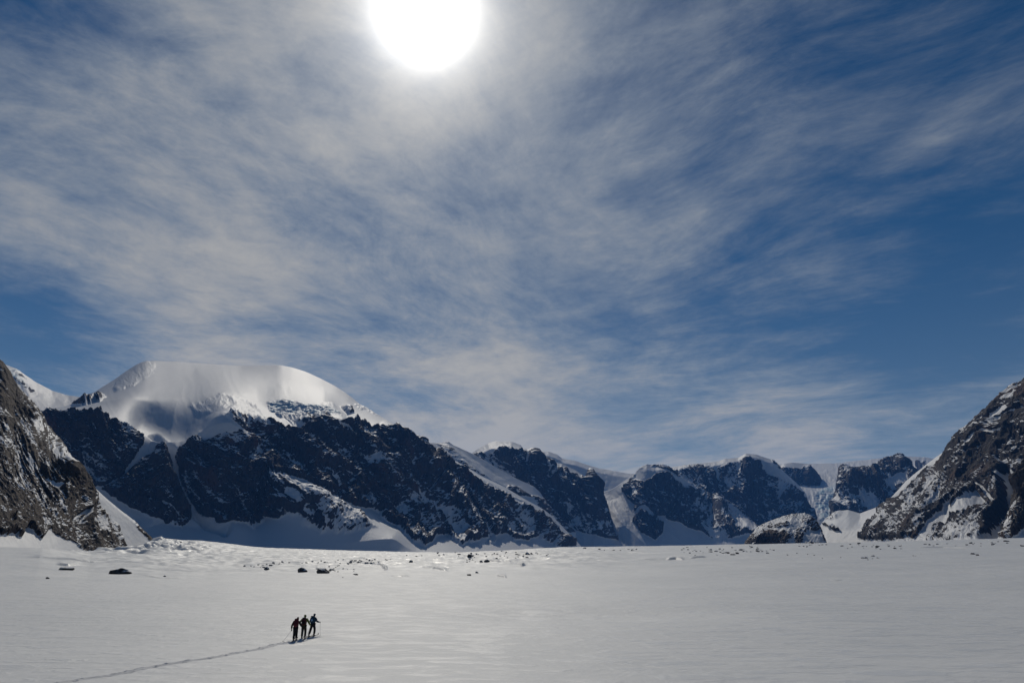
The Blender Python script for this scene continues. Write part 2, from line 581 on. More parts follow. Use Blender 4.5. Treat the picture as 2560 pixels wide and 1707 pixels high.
def ground_relief(x, y, d):
    dune = 0.16 * fbm(x / 26, y / 15, 3, 60) * sstep(d, 14, 40)
    z = dune + 0.045 * fbm(x / 5.0, y / 2.0, 4, 61) + 0.018 * ridged(x / 1.9, y / 0.75, 3, 62)
    far = sstep(d, 110, 260) * (1 - sstep(d, 1700, 2300))
    z = z + far * 0.9 * fbm(x / 60, y / 46, 4, 63)
    # broken moraine under the snow
    mor = sstep(d, 150, 330) * (1 - sstep(d, 1300, 1700))
    belt = sstep(x / np.maximum(d, 1), -0.62, -0.45) * (1 - 0.8 * sstep(x / np.maximum(d, 1), 0.03, 0.22))
    z = z + mor * belt * (1.8 * ridged(x / 40, y / 30, 3, 66) + 0.35 * ridged(x / 11, y / 9, 3, 67))
    # broken ice beside the cliff foot
    seracs = np.exp(-((x / np.maximum(d, 1) + 0.475) / 0.075) ** 2) * sstep(d, 480, 640) * (1 - sstep(d, 900, 1050))
    z = z + seracs * (9.0 * np.clip(np.abs(fbm(x / 26, y / 38, 3, 70)) * 2.4 - 0.2, 0, 0.75) - 5.0 * np.clip(ridged(x / 34, y / 50, 2, 71) - 0.35, 0, 1) ** 0.6)
    # a faint wide trough across the middle distance
    z = z - 0.9 * np.exp(-((d - 83 - x * 0.1) / 7.0) ** 2) * sstep(x, -14, 2) * (1 - sstep(x, 8, 30))
    for pts, h, back, sharp in SCARPS:          # wind lips and sagging cracks whose steep side looks at the viewer
        q = np.hypot(*np.array(pts[0])[:2])
        azs = [math.atan2(p[0], p[1]) for p in pts]; ds = [math.hypot(p[0], p[1]) for p in pts]
        az = np.arctan2(x, y)
        dl = np.interp(az, azs, ds); w = sstep(az, azs[0], azs[0] + 0.22 * (azs[-1] - azs[0])) * (1 - sstep(az, azs[-1] - 0.22 * (azs[-1] - azs[0]), azs[-1]))
        k = d - dl
        z = z + h * w * sstep(k, -sharp, sharp) * np.exp(-np.maximum(k, 0) / back)
    return z


SCARPS = []


def terrain_z(x, y):
    x = np.asarray(x, float); y = np.asarray(y, float)
    d = np.hypot(x, y); az = np.arctan2(x, y)
    z = ground_height(az, d) + ground_relief(x, y, d)
    for (cx, cy, r, h) in MOUNDS:
        q = ((x - cx) ** 2 + (y - cy) ** 2) / (r * r)
        z = z + h * np.exp(-q)
    return z


def ground_hit(px, py, dmax=2600):
    """where the ray through a place of the photograph meets the snow"""
    rx, ry, rz = [float(v) for v in ray(px, py)]
    ds = np.geomspace(12, dmax, 4000)
    zz = terrain_z(rx * ds, ry * ds)
    hit = np.nonzero(rz * ds < zz)[0]
    if len(hit) == 0:
        d = 1150.0
    else:
        d = ds[hit[0]]
    return rx * d, ry * d, float(terrain_z(rx * d, ry * d)), d


MOUNDS = []


def add_scarps():
    raw = [([(944, 1411), (955, 1415), (970, 1426)], 1.5, 9, 0.8), ([(1052, 1413), (1085, 1421), (1122, 1431)], 0.9, 8, 0.7),
           ([(1218, 1401), (1245, 1403), (1280, 1406)], 1.0, 8, 0.9), ([(1665, 1400), (1690, 1397), (1712, 1400)], 1.3, 7, 0.8),
           ([(1722, 1397), (1745, 1393), (1768, 1393)], 1.2, 8, 0.8), ([(975, 1441), (1000, 1441), (1025, 1440)], 0.35, 5, 0.4),
           ([(1294, 1412), (1303, 1415), (1314, 1412)], 1.3, 5, 0.7), ([(1242, 1439), (1254, 1443), (1266, 1445)], 0.9, 4, 0.5),
           ([(715, 1381), (750, 1381), (802, 1384)], 1.4, 12, 1.5), ([(400, 1362), (450, 1367), (520, 1376)], 2.2, 16, 2.5),
           ([(790, 1421), (800, 1424), (812, 1424)], 0.8, 6, 0.6),
           ([(2075, 1450), (2090, 1452), (2105, 1450)], 0.2, 3, 0.3), ([(900, 1409), (930, 1408), (946, 1411)], 0.7, 9, 0.8),
           ([(340, 1436), (400, 1445), (470, 1446)], 0.25, 5, 0.4), ([(1600, 1399), (1640, 1399), (1670, 1400)], 0.4, 8, 1.0),
           ([(1560, 1380), (1600, 1381), (1660, 1383)], 0.7, 14, 1.5), ([(2290, 1369), (2360, 1368), (2440, 1370)], 1.2, 20, 3.0),
           ([(140, 1411), (170, 1415), (200, 1413)], 0.9, 6, 0.7), ([(60, 1394), (160, 1398), (260, 1405)], 0.4, 20, 1.5)]
    out = []
    for pts, h, back, sharp in raw:
        out.append(([ground_hit(a, b)[:2] for a, b in pts], h * 0.7, back * 2.0, min(sharp, 0.45 * h)))
    SCARPS.extend(out)

# ------------------------------------------------------------------ build the snow plain
def build_ground():
    m, g = new_mat("wind_packed_snow")
    tc = g.node('ShaderNodeTexCoord'); pos = tc.outputs['Object']
    fine = g.noise(g.vm('MULTIPLY', pos, (1.0, 2.1, 1.0)), 1.1, 8, 0.68)
    sas = g.noise(g.vm('MULTIPLY', pos, (0.55, 1.6, 1.0)), 0.42, 6, 0.6, 0.8)
    broad = g.noise(pos, 0.035, 4, 0.5)
    crust = g.smooth(sas, 0.46, 0.62)
    h = g.m('ADD', g.m('MULTIPLY', fine, 0.08), g.m('MULTIPLY', crust, 0.06))
    nrm = bump(g, h, 1.0, 0.55)
    col = g.mix(g.smooth(broad, 0.3, 0.7), (0.61, 0.615, 0.61, 1), (0.565, 0.575, 0.575, 1))
    rough = g.m('SUBTRACT', 0.62, g.m('MULTIPLY', crust, 0.16))
    bsdf_out(m, g, col, rough, 0.5, nrm)
    q = 1.0 if not QUICK else 0.5
    az_front = np.linspace(-0.80, 0.80, int(900 * q))
    az_back = np.linspace(0.80, 2 * math.pi - 0.80, 72)[1:-1]
    az = np.concatenate([az_front, az_back])
    r = np.concatenate([[0.4, 2, 5, 9, 14, 20], np.geomspace(24, 140, int(340 * q)), np.geomspace(140.3, 1350, int(1050 * q)), np.geomspace(1360, 2600, int(120 * q)), np.geomspace(3000, 18000, 20)])
    A, R = np.meshgrid(az, r)
    X = np.sin(A) * R; Y = np.cos(A) * R
    Z = terrain_z(X, Y)
    o = grid_mesh("snow_ground", np.stack([X, Y, Z], 2), mat=m, wrap=True)
    structure(o, "wide wind packed snow plain on the valley floor")
    return o


def q(n):
    return int(n * (0.6 if QUICK else 1.0))


# ------------------------------------------------------------------ mountains
M_NEAR = mountain_material("brown_gneiss_and_snow", (0.018, 0.014, 0.011, 1), (0.095, 0.072, 0.055, 1), (0.085, 0.060, 0.042, 1), 0.35, (1.0, 1.0, 0.30))
M_MID = mountain_material("dark_gneiss_and_snow", (0.016, 0.014, 0.014, 1), (0.050, 0.043, 0.040, 1), (0.075, 0.040, 0.027, 1), 1.3, (1.0, 1.0, 0.40))
M_RIGHT = mountain_material("rusty_gneiss_and_snow", (0.011, 0.010, 0.010, 1), (0.038, 0.031, 0.027, 1), (0.070, 0.038, 0.025, 1), 1.0, (1.0, 1.0, 0.6))
M_FAR = mountain_material("far_gneiss_and_snow", (0.016, 0.015, 0.017, 1), (0.045, 0.042, 0.042, 1), (0.055, 0.038, 0.032, 1), 2.2, (1.0, 1.0, 0.3))


def C(v):
    return [(-1000, v), (4000, v)]


def build_mountains():
    # ice cap and icefall far up the side valley
    crest = [(1900, 1158), (1960, 1160), (2021, 1159), (2098, 1157), (2144, 1151), (2199, 1145), (2260, 1140), (2312, 1142), (2336, 1146), (2420, 1160)]
    mountain("glacier_mountain", "pale ice cap with an icefall tumbling into the valley between two dark cliffs",
             [(crest, C(13800)), (C(1186), C(12200), 1.5), ([(1900, 1232), (2100, 1232), (2420, 1240)], C(11000), 2), (C(1300), C(10200), 2), (C(1345), C(9900), 1)],
             1900, 2420, q(340), q(150), M_FAR,
             [('ice', [(2040, 1232), (2088, 1215), (2096, 1300), (2062, 1320), (2040, 1260)], 14),
              ('mixed', [(2036, 1225), (2095, 1216), (2098, 1305), (2050, 1310)], 10, 0.18),
              ('rock', [(2290, 1158), (2300, 1152), (2318, 1150), (2330, 1160), (2325, 1185), (2292, 1180)], 3, 0.8),
              ('mixed', [(2130, 1163), (2190, 1150), (2200, 1156), (2140, 1172)], 4, 0.2)],
             amp=(30, 20, 14), lengths=(900, 220, 80), grain=80, seed=11, snow_amp=0.5, smooth=8, slope_0=0.9)
    # nunatak in the ice cap
    crest = [(1935, 1200), (1949, 1163), (1960, 1158), (1981, 1155), (2015, 1158), (2023, 1160), (2036, 1173), (2052, 1192), (2058, 1208), (2063, 1222)]
    mountain("nunatak_mountain", "small flat topped dark rock island capped with ice, standing in the ice cap",
             [(crest, C(11850)), ([(1935, 1204), (1960, 1168), (2010, 1171), (2023, 1163), (2036, 1176), (2063, 1226)], C(11650)),
              ([(1935, 1230), (1990, 1222), (2041, 1220), (2063, 1228)], C(11350), 3), (C(1240), C(11150), .5)],
             1935, 2063, q(130), q(110), M_FAR,
             [('rock', [(1930, 1230), (1949, 1172), (1975, 1167), (2005, 1172), (2018, 1160), (2024, 1158), (2040, 1170), (2070, 1222), (2060, 1212), (2041, 1216), (1990, 1212)], 2, 0.95)],
             amp=(30, 14, 6), lengths=(300, 90, 35), grain=90, seed=12, smooth=3, warp=3)
    # snowy ridge behind the capped mountain
    crest = [(1330, 1140), (1349, 1127), (1372, 1128), (1394, 1136), (1405, 1145), (1438, 1151), (1471, 1162), (1498, 1170), (1526, 1175), (1560, 1181), (1600, 1186), (1660, 1200)]
    mountain("snowy_mountain", "smooth snow covered ridge behind the dark capped peak, its face in blue shade",
             [(crest, C(10700)), ([(a, b + 12) for a, b in crest], C(10450), .5), (C(1262), C(9850), 2), (C(1300), C(9700), .5)],
             1330, 1660, q(260), q(150), M_FAR,
             [('mixed', [(1380, 1145), (1400, 1150), (1412, 1160), (1390, 1158)], 3, 0.5), ('mixed', [(1480, 1168), (1540, 1180), (1560, 1190), (1500, 1182)], 3, 0.35)],
             amp=(60, 14, 6), lengths=(700, 160, 60), grain=70, seed=13, snow_amp=0.3, smooth=8)
    # long peak with thin ice cap
    crest = [(1640, 1200), (1660, 1178), (1678, 1168), (1712, 1161), (1744, 1159), (1778, 1155), (1796, 1152), (1812, 1146), (1846, 1144), (1865, 1134), (1891, 1136), (1912, 1143), (1933, 1150), (1949, 1168), (1968, 1187), (1994, 1210), (2015, 1234), (2028, 1271), (2041, 1297), (2052, 1330), (2062, 1385)]
    mountain("broad_mountain", "broad dark wall under a thin ice cap with a bright snow rib down one shoulder",
             [(crest, C(9900)), ([(a, b + 11) for a, b in crest], C(9700), .6), ([(a, max(b + 13, 1318)) for a, b in crest], C(9050), 4), (C(1392), C(8800), 1)],
             1640, 2062, q(430), q(240), M_FAR,
             [('rock', [(1640, 1225), (1690, 1180), (1712, 1166), (1744, 1165), (1775, 1163), (1796, 1172), (1812, 1164), (1850, 1152), (1870, 1148), (1895, 1158), (1925, 1185), (1960, 1210), (2000, 1236), (2030, 1285), (2060, 1370), (2000, 1370), (1900, 1345), (1640, 1340)], 3, 0.78),
              ('rock', [(1925, 1150), (1936, 1148), (1950, 1166), (1945, 1176), (1930, 1165)], 2, 0.9),
              ('streak', [(1788, 1160), (1793, 1185), (1800, 1200)], 6, 4, 0.25),
              ('streak', [(1765, 1180), (1740, 1210)], 3, 3, 0.3),
              ('streak', [(1900, 1152), (1925, 1178), (1960, 1205), (1990, 1225), (2020, 1260)], 9, 4, 0.2),
              ('mixed', [(1800, 1200), (1860, 1185), (1880, 1200), (1830, 1235), (1805, 1235)], 8, 0.5),
              ('mixed', [(1910, 1250), (1930, 1262), (1960, 1300), (1920, 1295)], 6, 0.42),
              ('mixed', [(1940, 1200), (1990, 1235), (1975, 1245), (1940, 1220)], 6, 0.5),
              ('spur', [(1865, 1136), (1870, 1190), (1860, 1250), (1880, 1320)], 45, 120),
              ('spur', [(1930, 1170), (1960, 1225), (1990, 1310)], 40, 110),
              ('spur', [(1745, 1165), (1760, 1230), (1800, 1300)], 35, 80)],
             amp=(80, 28, 10), lengths=(420, 130, 45), grain=68, seed=14, smooth=4)
    # mountain beside the icefall
    crest = [(2070, 1330), (2080, 1290), (2083, 1255), (2092, 1215), (2098, 1189), (2101, 1164), (2108, 1161), (2119, 1162), (2127, 1171), (2150, 1168), (2180, 1160), (2200, 1150), (2214, 1142), (2240, 1137), (2253, 1135), (2258, 1140), (2266, 1156), (2284, 1171), (2300, 1182), (2360, 1200)]
    mountain("jagged_mountain", "jagged dark mountain with an overhanging square summit beside the icefall",
             [(crest, C(8600)), ([(a, max(b + 10, 1200)) for a, b in crest], C(8250)), ([(a, max(b + 12, 1275)) for a, b in crest], C(7900), 1.3), (C(1345), C(7600), 1)],
             2070, 2360, q(310), q(230), M_FAR,
             [('rock', [(2060, 1300), (2085, 1200), (2096, 1160), (2122, 1158), (2130, 1172), (2180, 1166), (2214, 1146), (2250, 1132), (2262, 1140), (2290, 1171), (2360, 1200), (2360, 1290), (2200, 1290), (2144, 1284), (2100, 1288)], 3, 0.80),
              ('snow', [(2200, 1202), (2225, 1192), (2250, 1184), (2276, 1203), (2262, 1214), (2235, 1213)], 3, 0.2),
              ('streak', [(2130, 1172), (2165, 1166), (2195, 1162)], 4, 4, 0.15),
              ('mixed', [(2150, 1215), (2185, 1235), (2200, 1280), (2165, 1280)], 8, 0.35),
              ('mixed', [(2085, 1245), (2120, 1215), (2125, 1260), (2095, 1285)], 8, 0.55),
              ('spur', [(2128, 1245), (2140, 1250), (2145, 1285)], 16, 60),
              ('spur', [(2253, 1137), (2262, 1180), (2290, 1230)], 30, 90),
              ('spur', [(2150, 1170), (2125, 1215), (2120, 1280)], 30, 80)],
             amp=(80, 26, 10), lengths=(360, 120, 42), grain=70, seed=15, smooth=3, warp=4)
    # capped peak with a pinnacle
    crest = [(1140, 1165), (1160, 1150), (1181, 1131), (1197, 1120), (1221, 1107), (1239, 1102), (1279, 1104), (1301, 1111), (1307, 1120), (1325, 1125), (1343, 1123), (1360, 1142), (1385, 1158), (1405, 1158), (1440, 1176), (1458, 1190), (1466, 1194), (1470, 1186), (1475, 1171), (1480, 1172), (1486, 1184), (1495, 1197), (1506, 1232), (1522, 1277), (1531, 1321), (1550, 1352), (1566, 1385)]
    mountain("capped_mountain", "dark precipice with a domed ice cap and a small rock pinnacle at the end of its ridge",
             [(crest, C(8100)), ([(1140, 1175), (1200, 1137), (1225, 1123), (1240, 1122), (1270, 1123), (1300, 1126), (1325, 1129), (1343, 1128), (1360, 1147), (1385, 1172), (1416, 1188), (1463, 1199), (1478, 1180), (1495, 1203), (1506, 1240), (1522, 1285), (1566, 1387)], C(7850), .8),
              ([(1140, 1290), (1400, 1318), (1500, 1335), (1566, 1388)], C(7250), 4), (C(1394), C(6950), 1)],
             1140, 1566, q(430), q(260), M_FAR,
             [('rock', [(1150, 1190), (1190, 1138), (1228, 1133), (1245, 1122), (1270, 1124), (1300, 1128), (1312, 1122), (1343, 1119), (1365, 1140), (1390, 1172), (1420, 1186), (1464, 1196), (1475, 1166), (1482, 1168), (1500, 1197), (1535, 1320), (1545, 1352), (1500, 1340), (1450, 1328), (1400, 1310), (1140, 1300)], 3, 0.80),
              ('mixed', [(1200, 1135), (1250, 1140), (1300, 1190), (1290, 1210), (1240, 1180), (1205, 1155)], 8, 0.55),
              ('streak', [(1318, 1125), (1320, 1140), (1315, 1158)], 5, 3, 0.25),
              ('streak', [(1355, 1150), (1362, 1175), (1350, 1200), (1370, 1180)], 5, 4, 0.4),
              ('mixed', [(1360, 1170), (1385, 1175), (1375, 1205), (1350, 1210)], 6, 0.4),
              ('streak', [(1300, 1205), (1345, 1180)], 3, 3, 0.3),
              ('mixed', [(1430, 1290), (1480, 1285), (1520, 1300), (1520, 1345), (1450, 1320)], 8, 0.5),
              ('spur', [(1343, 1124), (1380, 1200), (1440, 1290)], 40, 130),
              ('spur', [(1270, 1120), (1290, 1180), (1360, 1260), (1400, 1310)], 35, 80),
              ('spur', [(1466, 1195), (1470, 1250), (1480, 1310)], 38, 90)],
             amp=(80, 26, 9), lengths=(380, 120, 42), grain=62, seed=16, smooth=3, warp=4)
    # snowy shoulder in front of it
    crest = [(1040, 1112), (1064, 1105), (1100, 1107), (1112, 1104), (1122, 1104), (1133, 1112), (1181, 1133), (1212, 1150), (1243, 1170), (1294, 1197), (1334, 1215), (1350, 1230), (1358, 1243), (1372, 1262), (1400, 1292), (1440, 1330)]
    mountain("shoulder_mountain", "long smooth snow shoulder running down between the domed massif and the dark precipice",
             [(crest, C(7050)), ([(a, b + 55) for a, b in crest], C(6700), 2), (C(1395), C(6400), 1)],
             1040, 1440, q(360), q(150), M_MID,
             [('mixed', [(1096, 1108), (1122, 1103), (1140, 1125), (1150, 1150), (1190, 1175), (1220, 1200), (1180, 1185), (1140, 1165), (1100, 1130)], 6, 0.52),
              ('mixed', [(1270, 1215), (1300, 1225), (1330, 1243), (1300, 1240), (1265, 1228)], 3, 0.7),
              ('rock', [(1330, 1240), (1362, 1246), (1440, 1330), (1380, 1330)], 5, 0.7),
              ('spur', [(1122, 1106), (1160, 1150), (1230, 1205), (1320, 1245)], 18, 30)],
             amp=(30, 10, 4), lengths=(360, 120, 36), grain=35, seed=17, snow_amp=0.25, smooth=6, warp=4)
    # middle peak
    crest = [(1420, 1262), (1480, 1240), (1509, 1229), (1530, 1222), (1560, 1203), (1585, 1184), (1599, 1168), (1617, 1160), (1630, 1162), (1638, 1163), (1662, 1163), (1680, 1171), (1717, 1197), (1749, 1218), (1767, 1229), (1780, 1238), (1794, 1234), (1823, 1255), (1849, 1271), (1870, 1293), (1900, 1322), (1940, 1385)]
    mountain("twin_mountain", "dark triangular peak whose two sloping ledges hold bright snow, a snow tongue at its side",
             [(crest, C(8700)), ([(a, max(b + 8, min(b + 32, 1300))) for a, b in crest], C(8520), 1), ([(a, max(b + 10, 1322)) for a, b in crest], C(7950), 4), (C(1394), C(7550), 1)],
             1420, 1940, q(540), q(260), M_FAR,
             [('rock', [(1556, 1232), (1575, 1205), (1590, 1185), (1600, 1168), (1640, 1162), (1663, 1160), (1685, 1171), (1720, 1196), (1770, 1231), (1796, 1232), (1850, 1270), (1900, 1318), (1920, 1350), (1870, 1335), (1830, 1345), (1800, 1350), (1760, 1335), (1700, 1312), (1665, 1300), (1655, 1335), (1640, 1348), (1605, 1335), (1582, 1305), (1592, 1275), (1575, 1250)], 3, 0.85),
              ('mixed', [(1596, 1172), (1617, 1160), (1640, 1172), (1662, 1188), (1640, 1196), (1612, 1204), (1585, 1200)], 5, 0.0),
              ('streak', [(1638, 1172), (1660, 1186), (1680, 1200), (1700, 1216), (1735, 1228)], 7, 3.5, 0.0),
              ('streak', [(1684, 1174), (1712, 1194), (1748, 1216)], 4, 3, 0.05),
              ('streak', [(1590, 1290), (1612, 1272), (1630, 1285)], 6, 9, 0.25),
              ('snow', [(1640, 1288), (1664, 1290), (1668, 1312), (1645, 1308)], 3, 0.15),
              ('mixed', [(1806, 1246), (1832, 1260), (1885, 1302), (1890, 1332), (1850, 1325), (1815, 1295)], 6, 0.33),
              ('mixed', [(1755, 1320), (1800, 1325), (1830, 1345), (1780, 1350)], 6, 0.4),
              ('mixed', [(1510, 1255), (1556, 1240), (1580, 1260), (1570, 1330), (1530, 1300)], 12, 0.16),
              ('spur', [(1625, 1162), (1668, 1192), (1735, 1230), (1760, 1300)], 30, 120),
              ('spur', [(1560, 1205), (1600, 1260), (1615, 1330)], 28, 70),
              ('spur', [(1794, 1236), (1800, 1290), (1820, 1340)], 26, 100),
              ('push', [(1700, 1240), (1705, 1300)], 30, 60),
              ('spur', [(1500, 1240), (1560, 1320), (1620, 1370)], 26, 60)],
             amp=(60, 22, 8), lengths=(340, 100, 36), grain=75, seed=18, smooth=3, warp=4)
    # snow saddle behind the cliff
    crest = [(-160, 880), (-60, 900), (15, 911), (40, 921), (62, 936), (90, 955), (130, 976), (170, 988), (215, 993), (260, 1000), (330, 1040)]
    mountain("saddle_mountain", "smooth snow saddle with broken blue ice, between the brown cliff and the great dome",
             [(crest, C(6600)), ([(a, b + 20) for a, b in crest], C(6400), .6), (C(1070), C(5700), 1)],
             -160, 330, q(240), q(90), M_MID,
             [('mixed', [(20, 925), (55, 935), (90, 985), (70, 995), (40, 960)], 6, 0.48), ('ice', [(10, 920), (45, 925), (60, 970), (30, 960)], 10),
              ('rock', [(45, 938), (58, 934), (62, 944), (48, 946)], 2, 0.9)],
             amp=(24, 8, 4), lengths=(500, 140, 40), grain=20, seed=19, snow_amp=0.3, smooth=6)
    # the great snow dome
    crest = [(70, 1045), (95, 1032), (120, 1022), (150, 1018), (176, 1012), (195, 1002), (220, 990), (255, 967), (290, 945), (310, 930), (340, 910), (360, 901), (385, 900), (440, 902), (520, 908), (600, 913), (640, 912), (700, 911), (730, 917), (765, 928), (800, 944), (840, 965), (870, 985), (900, 1010), (935, 1030), (965, 1048), (1010, 1076), (1050, 1099), (1064, 1107), (1106, 1134), (1173, 1170), (1204, 1190), (1261, 1216), (1305, 1243), (1360, 1273), (1385, 1293), (1416, 1326), (1440, 1350), (1470, 1385)]
    top = [(70, 1047), (104, 1031), (161, 1030), (214, 1035), (268, 1042), (304, 1053), (343, 1066), (380, 1090), (428, 1088), (482, 1083), (518, 1062), (571, 1052), (640, 1066), (700, 1076), (750, 1062), (810, 1050), (850, 1066), (881, 1064), (928, 1072), (988, 1076), (1024, 1096), (1060, 1127), (1106, 1157), (1144, 1186), (1195, 1214), (1250, 1245), (1312, 1279), (1385, 1318), (1430, 1353), (1470, 1387)]
    midd = [(a, 0.5 * np.interp(a, *zip(*crest)) + 0.5 * b) for a, b in top]
    DT = [(70, 4300), (343, 4400), (600, 4500), (740, 4850), (880, 5150), (1110, 5500), (1300, 5850), (1470, 6150)]
    DC = [(70, 4950), (230, 5650), (400, 6350), (600, 6750), (800, 6750), (1010, 6350), (1300, 6250), (1470, 6300)]
    DM = [(a, np.interp(a, [300, 800], [0.20, 0.46]) * np.interp(a, *zip(*DC)) + (1 - np.interp(a, [300, 800], [0.20, 0.46])) * b) for a, b in [(u, np.interp(u, *zip(*DT))) for u in range(70, 1471, 50)]]
    ap_y = [(70, 1285), (380, 1300), (520, 1325), (625, 1335), (668, 1310), (710, 1232), (770, 1232), (835, 1265), (900, 1300), (1000, 1335), (1100, 1340), (1200, 1345), (1320, 1352), (1470, 1388)]
    DA = [(70, 4060), (640, 4060), (740, 4250), (900, 4350), (1100, 4600), (1300, 5300), (1470, 5950)]
    DB = [(70, 3780), (660, 3780), (760, 3700), (1100, 4050), (1300, 4800), (1470, 5800)]
    mountain("domed_mountain", "great rounded snow dome above a long dark rock wall seamed with snow gullies",
             [(crest, DC), (midd, DM, 1.0), (top, DT, 1.0), (ap_y, DA, 3.4), (C(1396), DB, 1.0)],
             70, 1470, q(1150), q(520), M_MID,
             [('rock', [(80, 1034), (110, 1034), (161, 1033), (214, 1037), (268, 1045), (304, 1056), (343, 1067), (357, 1087), (352, 1110), (338, 1128), (328, 1150), (300, 1188), (262, 1212), (210, 1222), (180, 1200), (80, 1120)], 5, 0.82),
              ('mixed', [(300, 1060), (345, 1070), (350, 1120), (310, 1180), (250, 1210), (280, 1120)], 14, 0.62),
              ('rock', [(397, 1122), (412, 1145), (430, 1185), (447, 1235), (466, 1268), (478, 1298), (455, 1314), (400, 1305), (330, 1272), (285, 1246), (255, 1225), (300, 1198), (345, 1160), (382, 1132)], 5, 0.78),
              ('mixed', [(397, 1118), (413, 1145), (405, 1165), (370, 1160), (350, 1160)], 5, 0.42),
              ('streak', [(255, 1218), (300, 1200), (345, 1168)], 3, 2, 0.3),
              ('streak', [(345, 1250), (400, 1275), (460, 1295)], 4, 7, 0.3),
              ('rock', [(437, 1148), (452, 1114), (490, 1102), (545, 1110), (586, 1108), (562, 1088), (548, 1066), (571, 1052), (613, 1053), (660, 1068), (700, 1079), (738, 1078), (770, 1064), (800, 1052), (815, 1048), (840, 1068), (866, 1078), (881, 1064), (928, 1072), (988, 1077), (1024, 1096), (1042, 1104), (1060, 1130), (1106, 1160), (1150, 1190), (1195, 1216), (1250, 1250), (1312, 1282), (1350, 1302), (1400, 1337), (1440, 1366), (1400, 1366), (1372, 1356), (1345, 1340), (1320, 1352), (1290, 1348), (1262, 1330), (1230, 1344), (1200, 1350), (1150, 1362), (1120, 1340), (1090, 1340), (1060, 1368), (1030, 1362), (1000, 1338), (970, 1316), (935, 1290), (905, 1275), (870, 1276), (835, 1256), (790, 1236), (750, 1214), (700, 1210), (655, 1196), (650, 1204), (690, 1240), (735, 1285), (700, 1300), (668, 1298), (640, 1332), (600, 1335), (560, 1325), (520, 1300), (490, 1272), (465, 1232), (445, 1190)], 5, 0.86),
              ('mixed', [(650, 1196), (720, 1217), (790, 1258), (850, 1300), (885, 1345), (840, 1340), (800, 1322), (740, 1290), (695, 1250)], 10, 0.50),
              ('mixed', [(440, 1200), (520, 1110), (590, 1112), (520, 1180), (470, 1240)], 14, 0.66),
              ('snow', [(428, 1088), (470, 1085), (518, 1060), (560, 1068), (590, 1098), (560, 1104), (520, 1098), (470, 1104), (440, 1120)], 5, 0.12),
              ('gully', [(395, 1080), (424, 1125), (436, 1165), (446, 1215), (470, 1262), (520, 1318), (560, 1345)], 13, 9, 0.0, 45),
              ('streak', [(590, 1098), (618, 1118), (645, 1140)], 7, 4, 0.1),
              ('snow', [(620, 1130), (640, 1132), (655, 1152), (640, 1160), (624, 1156)], 3, 0.2),
              ('streak', [(690, 1078), (740, 1102), (785, 1128), (822, 1160)], 6, 4, 0.22),
              ('streak', [(640, 1100), (690, 1125), (720, 1148)], 4, 4, 0.3),
              ('streak', [(818, 1058), (850, 1085), (885, 1105), (920, 1120)], 8, 4, 0.15),
              ('streak', [(905, 1066), (945, 1085), (985, 1112)], 5, 3, 0.1),
              ('streak', [(1015, 1090), (1045, 1110), (1070, 1142)], 6, 3, 0.15),
              ('streak', [(577, 1230), (610, 1252), (652, 1286)], 3, 3, 0.05),
              ('mixed', [(810, 1200), (850, 1192), (885, 1200), (870, 1235), (830, 1240)], 6, 0.38),
              ('snow', [(885, 1238), (915, 1236), (912, 1262), (890, 1268)], 4, 0.3),
              ('snow', [(880, 1278), (925, 1268), (962, 1308), (1003, 1346), (1000, 1358), (950, 1350), (905, 1315)], 5, 0.1),
              ('mixed', [(885, 1160), (920, 1150), (960, 1160), (990, 1185), (940, 1180), (900, 1185)], 6, 0.5),
              ('mixed', [(1010, 1245), (1055, 1240), (1060, 1275), (1020, 1285)], 6, 0.35),
              ('mixed', [(1085, 1262), (1120, 1268), (1180, 1330), (1150, 1345), (1110, 1310)], 6, 0.3),
              ('streak', [(1095, 1158), (1103, 1190), (1076, 1216), (1068, 1230)], 3.5, 3, 0.2),
              ('streak', [(1145, 1210), (1190, 1300), (1230, 1350)], 3, 8, 0.3),
              ('mixed', [(1240, 1260), (1310, 1285), (1340, 1330), (1290, 1320)], 8, 0.5),
              ('mixed', [(182, 1011), (215, 992), (262, 992), (250, 1006), (205, 1011)], 3, 0.72),
              ('mixed', [(290, 952), (340, 915), (368, 903), (390, 914), (388, 930), (350, 955), (310, 975), (285, 978)], 5, 0.22),
              ('mixed', [(470, 1010), (560, 985), (640, 1010), (660, 1050), (560, 1040), (500, 1040)], 12, 0.24),
              ('mixed', [(690, 1035), (760, 1038), (820, 1052), (790, 1060), (730, 1060)], 5, 0.55),
              ('mixed', [(850, 1016), (872, 1012), (884, 1028), (868, 1036)], 3, 0.66),
              ('mixed', [(880, 1000), (930, 1025), (950, 1042), (900, 1020)], 4, 0.4),
              ('mixed', [(1110, 1165), (1300, 1262), (1330, 1262), (1250, 1225), (1150, 1178)], 4, 0.3),
              ('scarp', [(640, 1000), (667, 1008), (703, 1004), (764, 1017), (810, 1020), (862, 1042)], 26, 60, 16),
              ('ice', [(667, 1010), (703, 1006), (764, 1019), (810, 1022), (848, 1040), (806, 1046), (760, 1032), (703, 1034), (678, 1030)], 4),
              ('push', [(370, 1045), (430, 1068), (500, 1068)], 36, -110),
              ('spur', [(397, 1118), (402, 1200), (425, 1305)], (22, 80), 150),
              ('push', [(562, 1085), (575, 1200), (590, 1320)], 60, 120),
              ('spur', [(500, 1075), (560, 1085), (630, 1135), (680, 1200)], 40, 70),
              ('spur', [(640, 1068), (740, 1128), (840, 1195), (900, 1220)], 36, 110),
              ('spur', [(818, 1052), (900, 1120), (1000, 1220), (1080, 1320)], 42, 130),
              ('push', [(670, 1205), (790, 1275), (970, 1370)], 46, 120),
              ('mixed', [(700, 1225), (800, 1250), (880, 1300), (930, 1345), (860, 1350), (780, 1330), (720, 1290)], 12, 0.44),
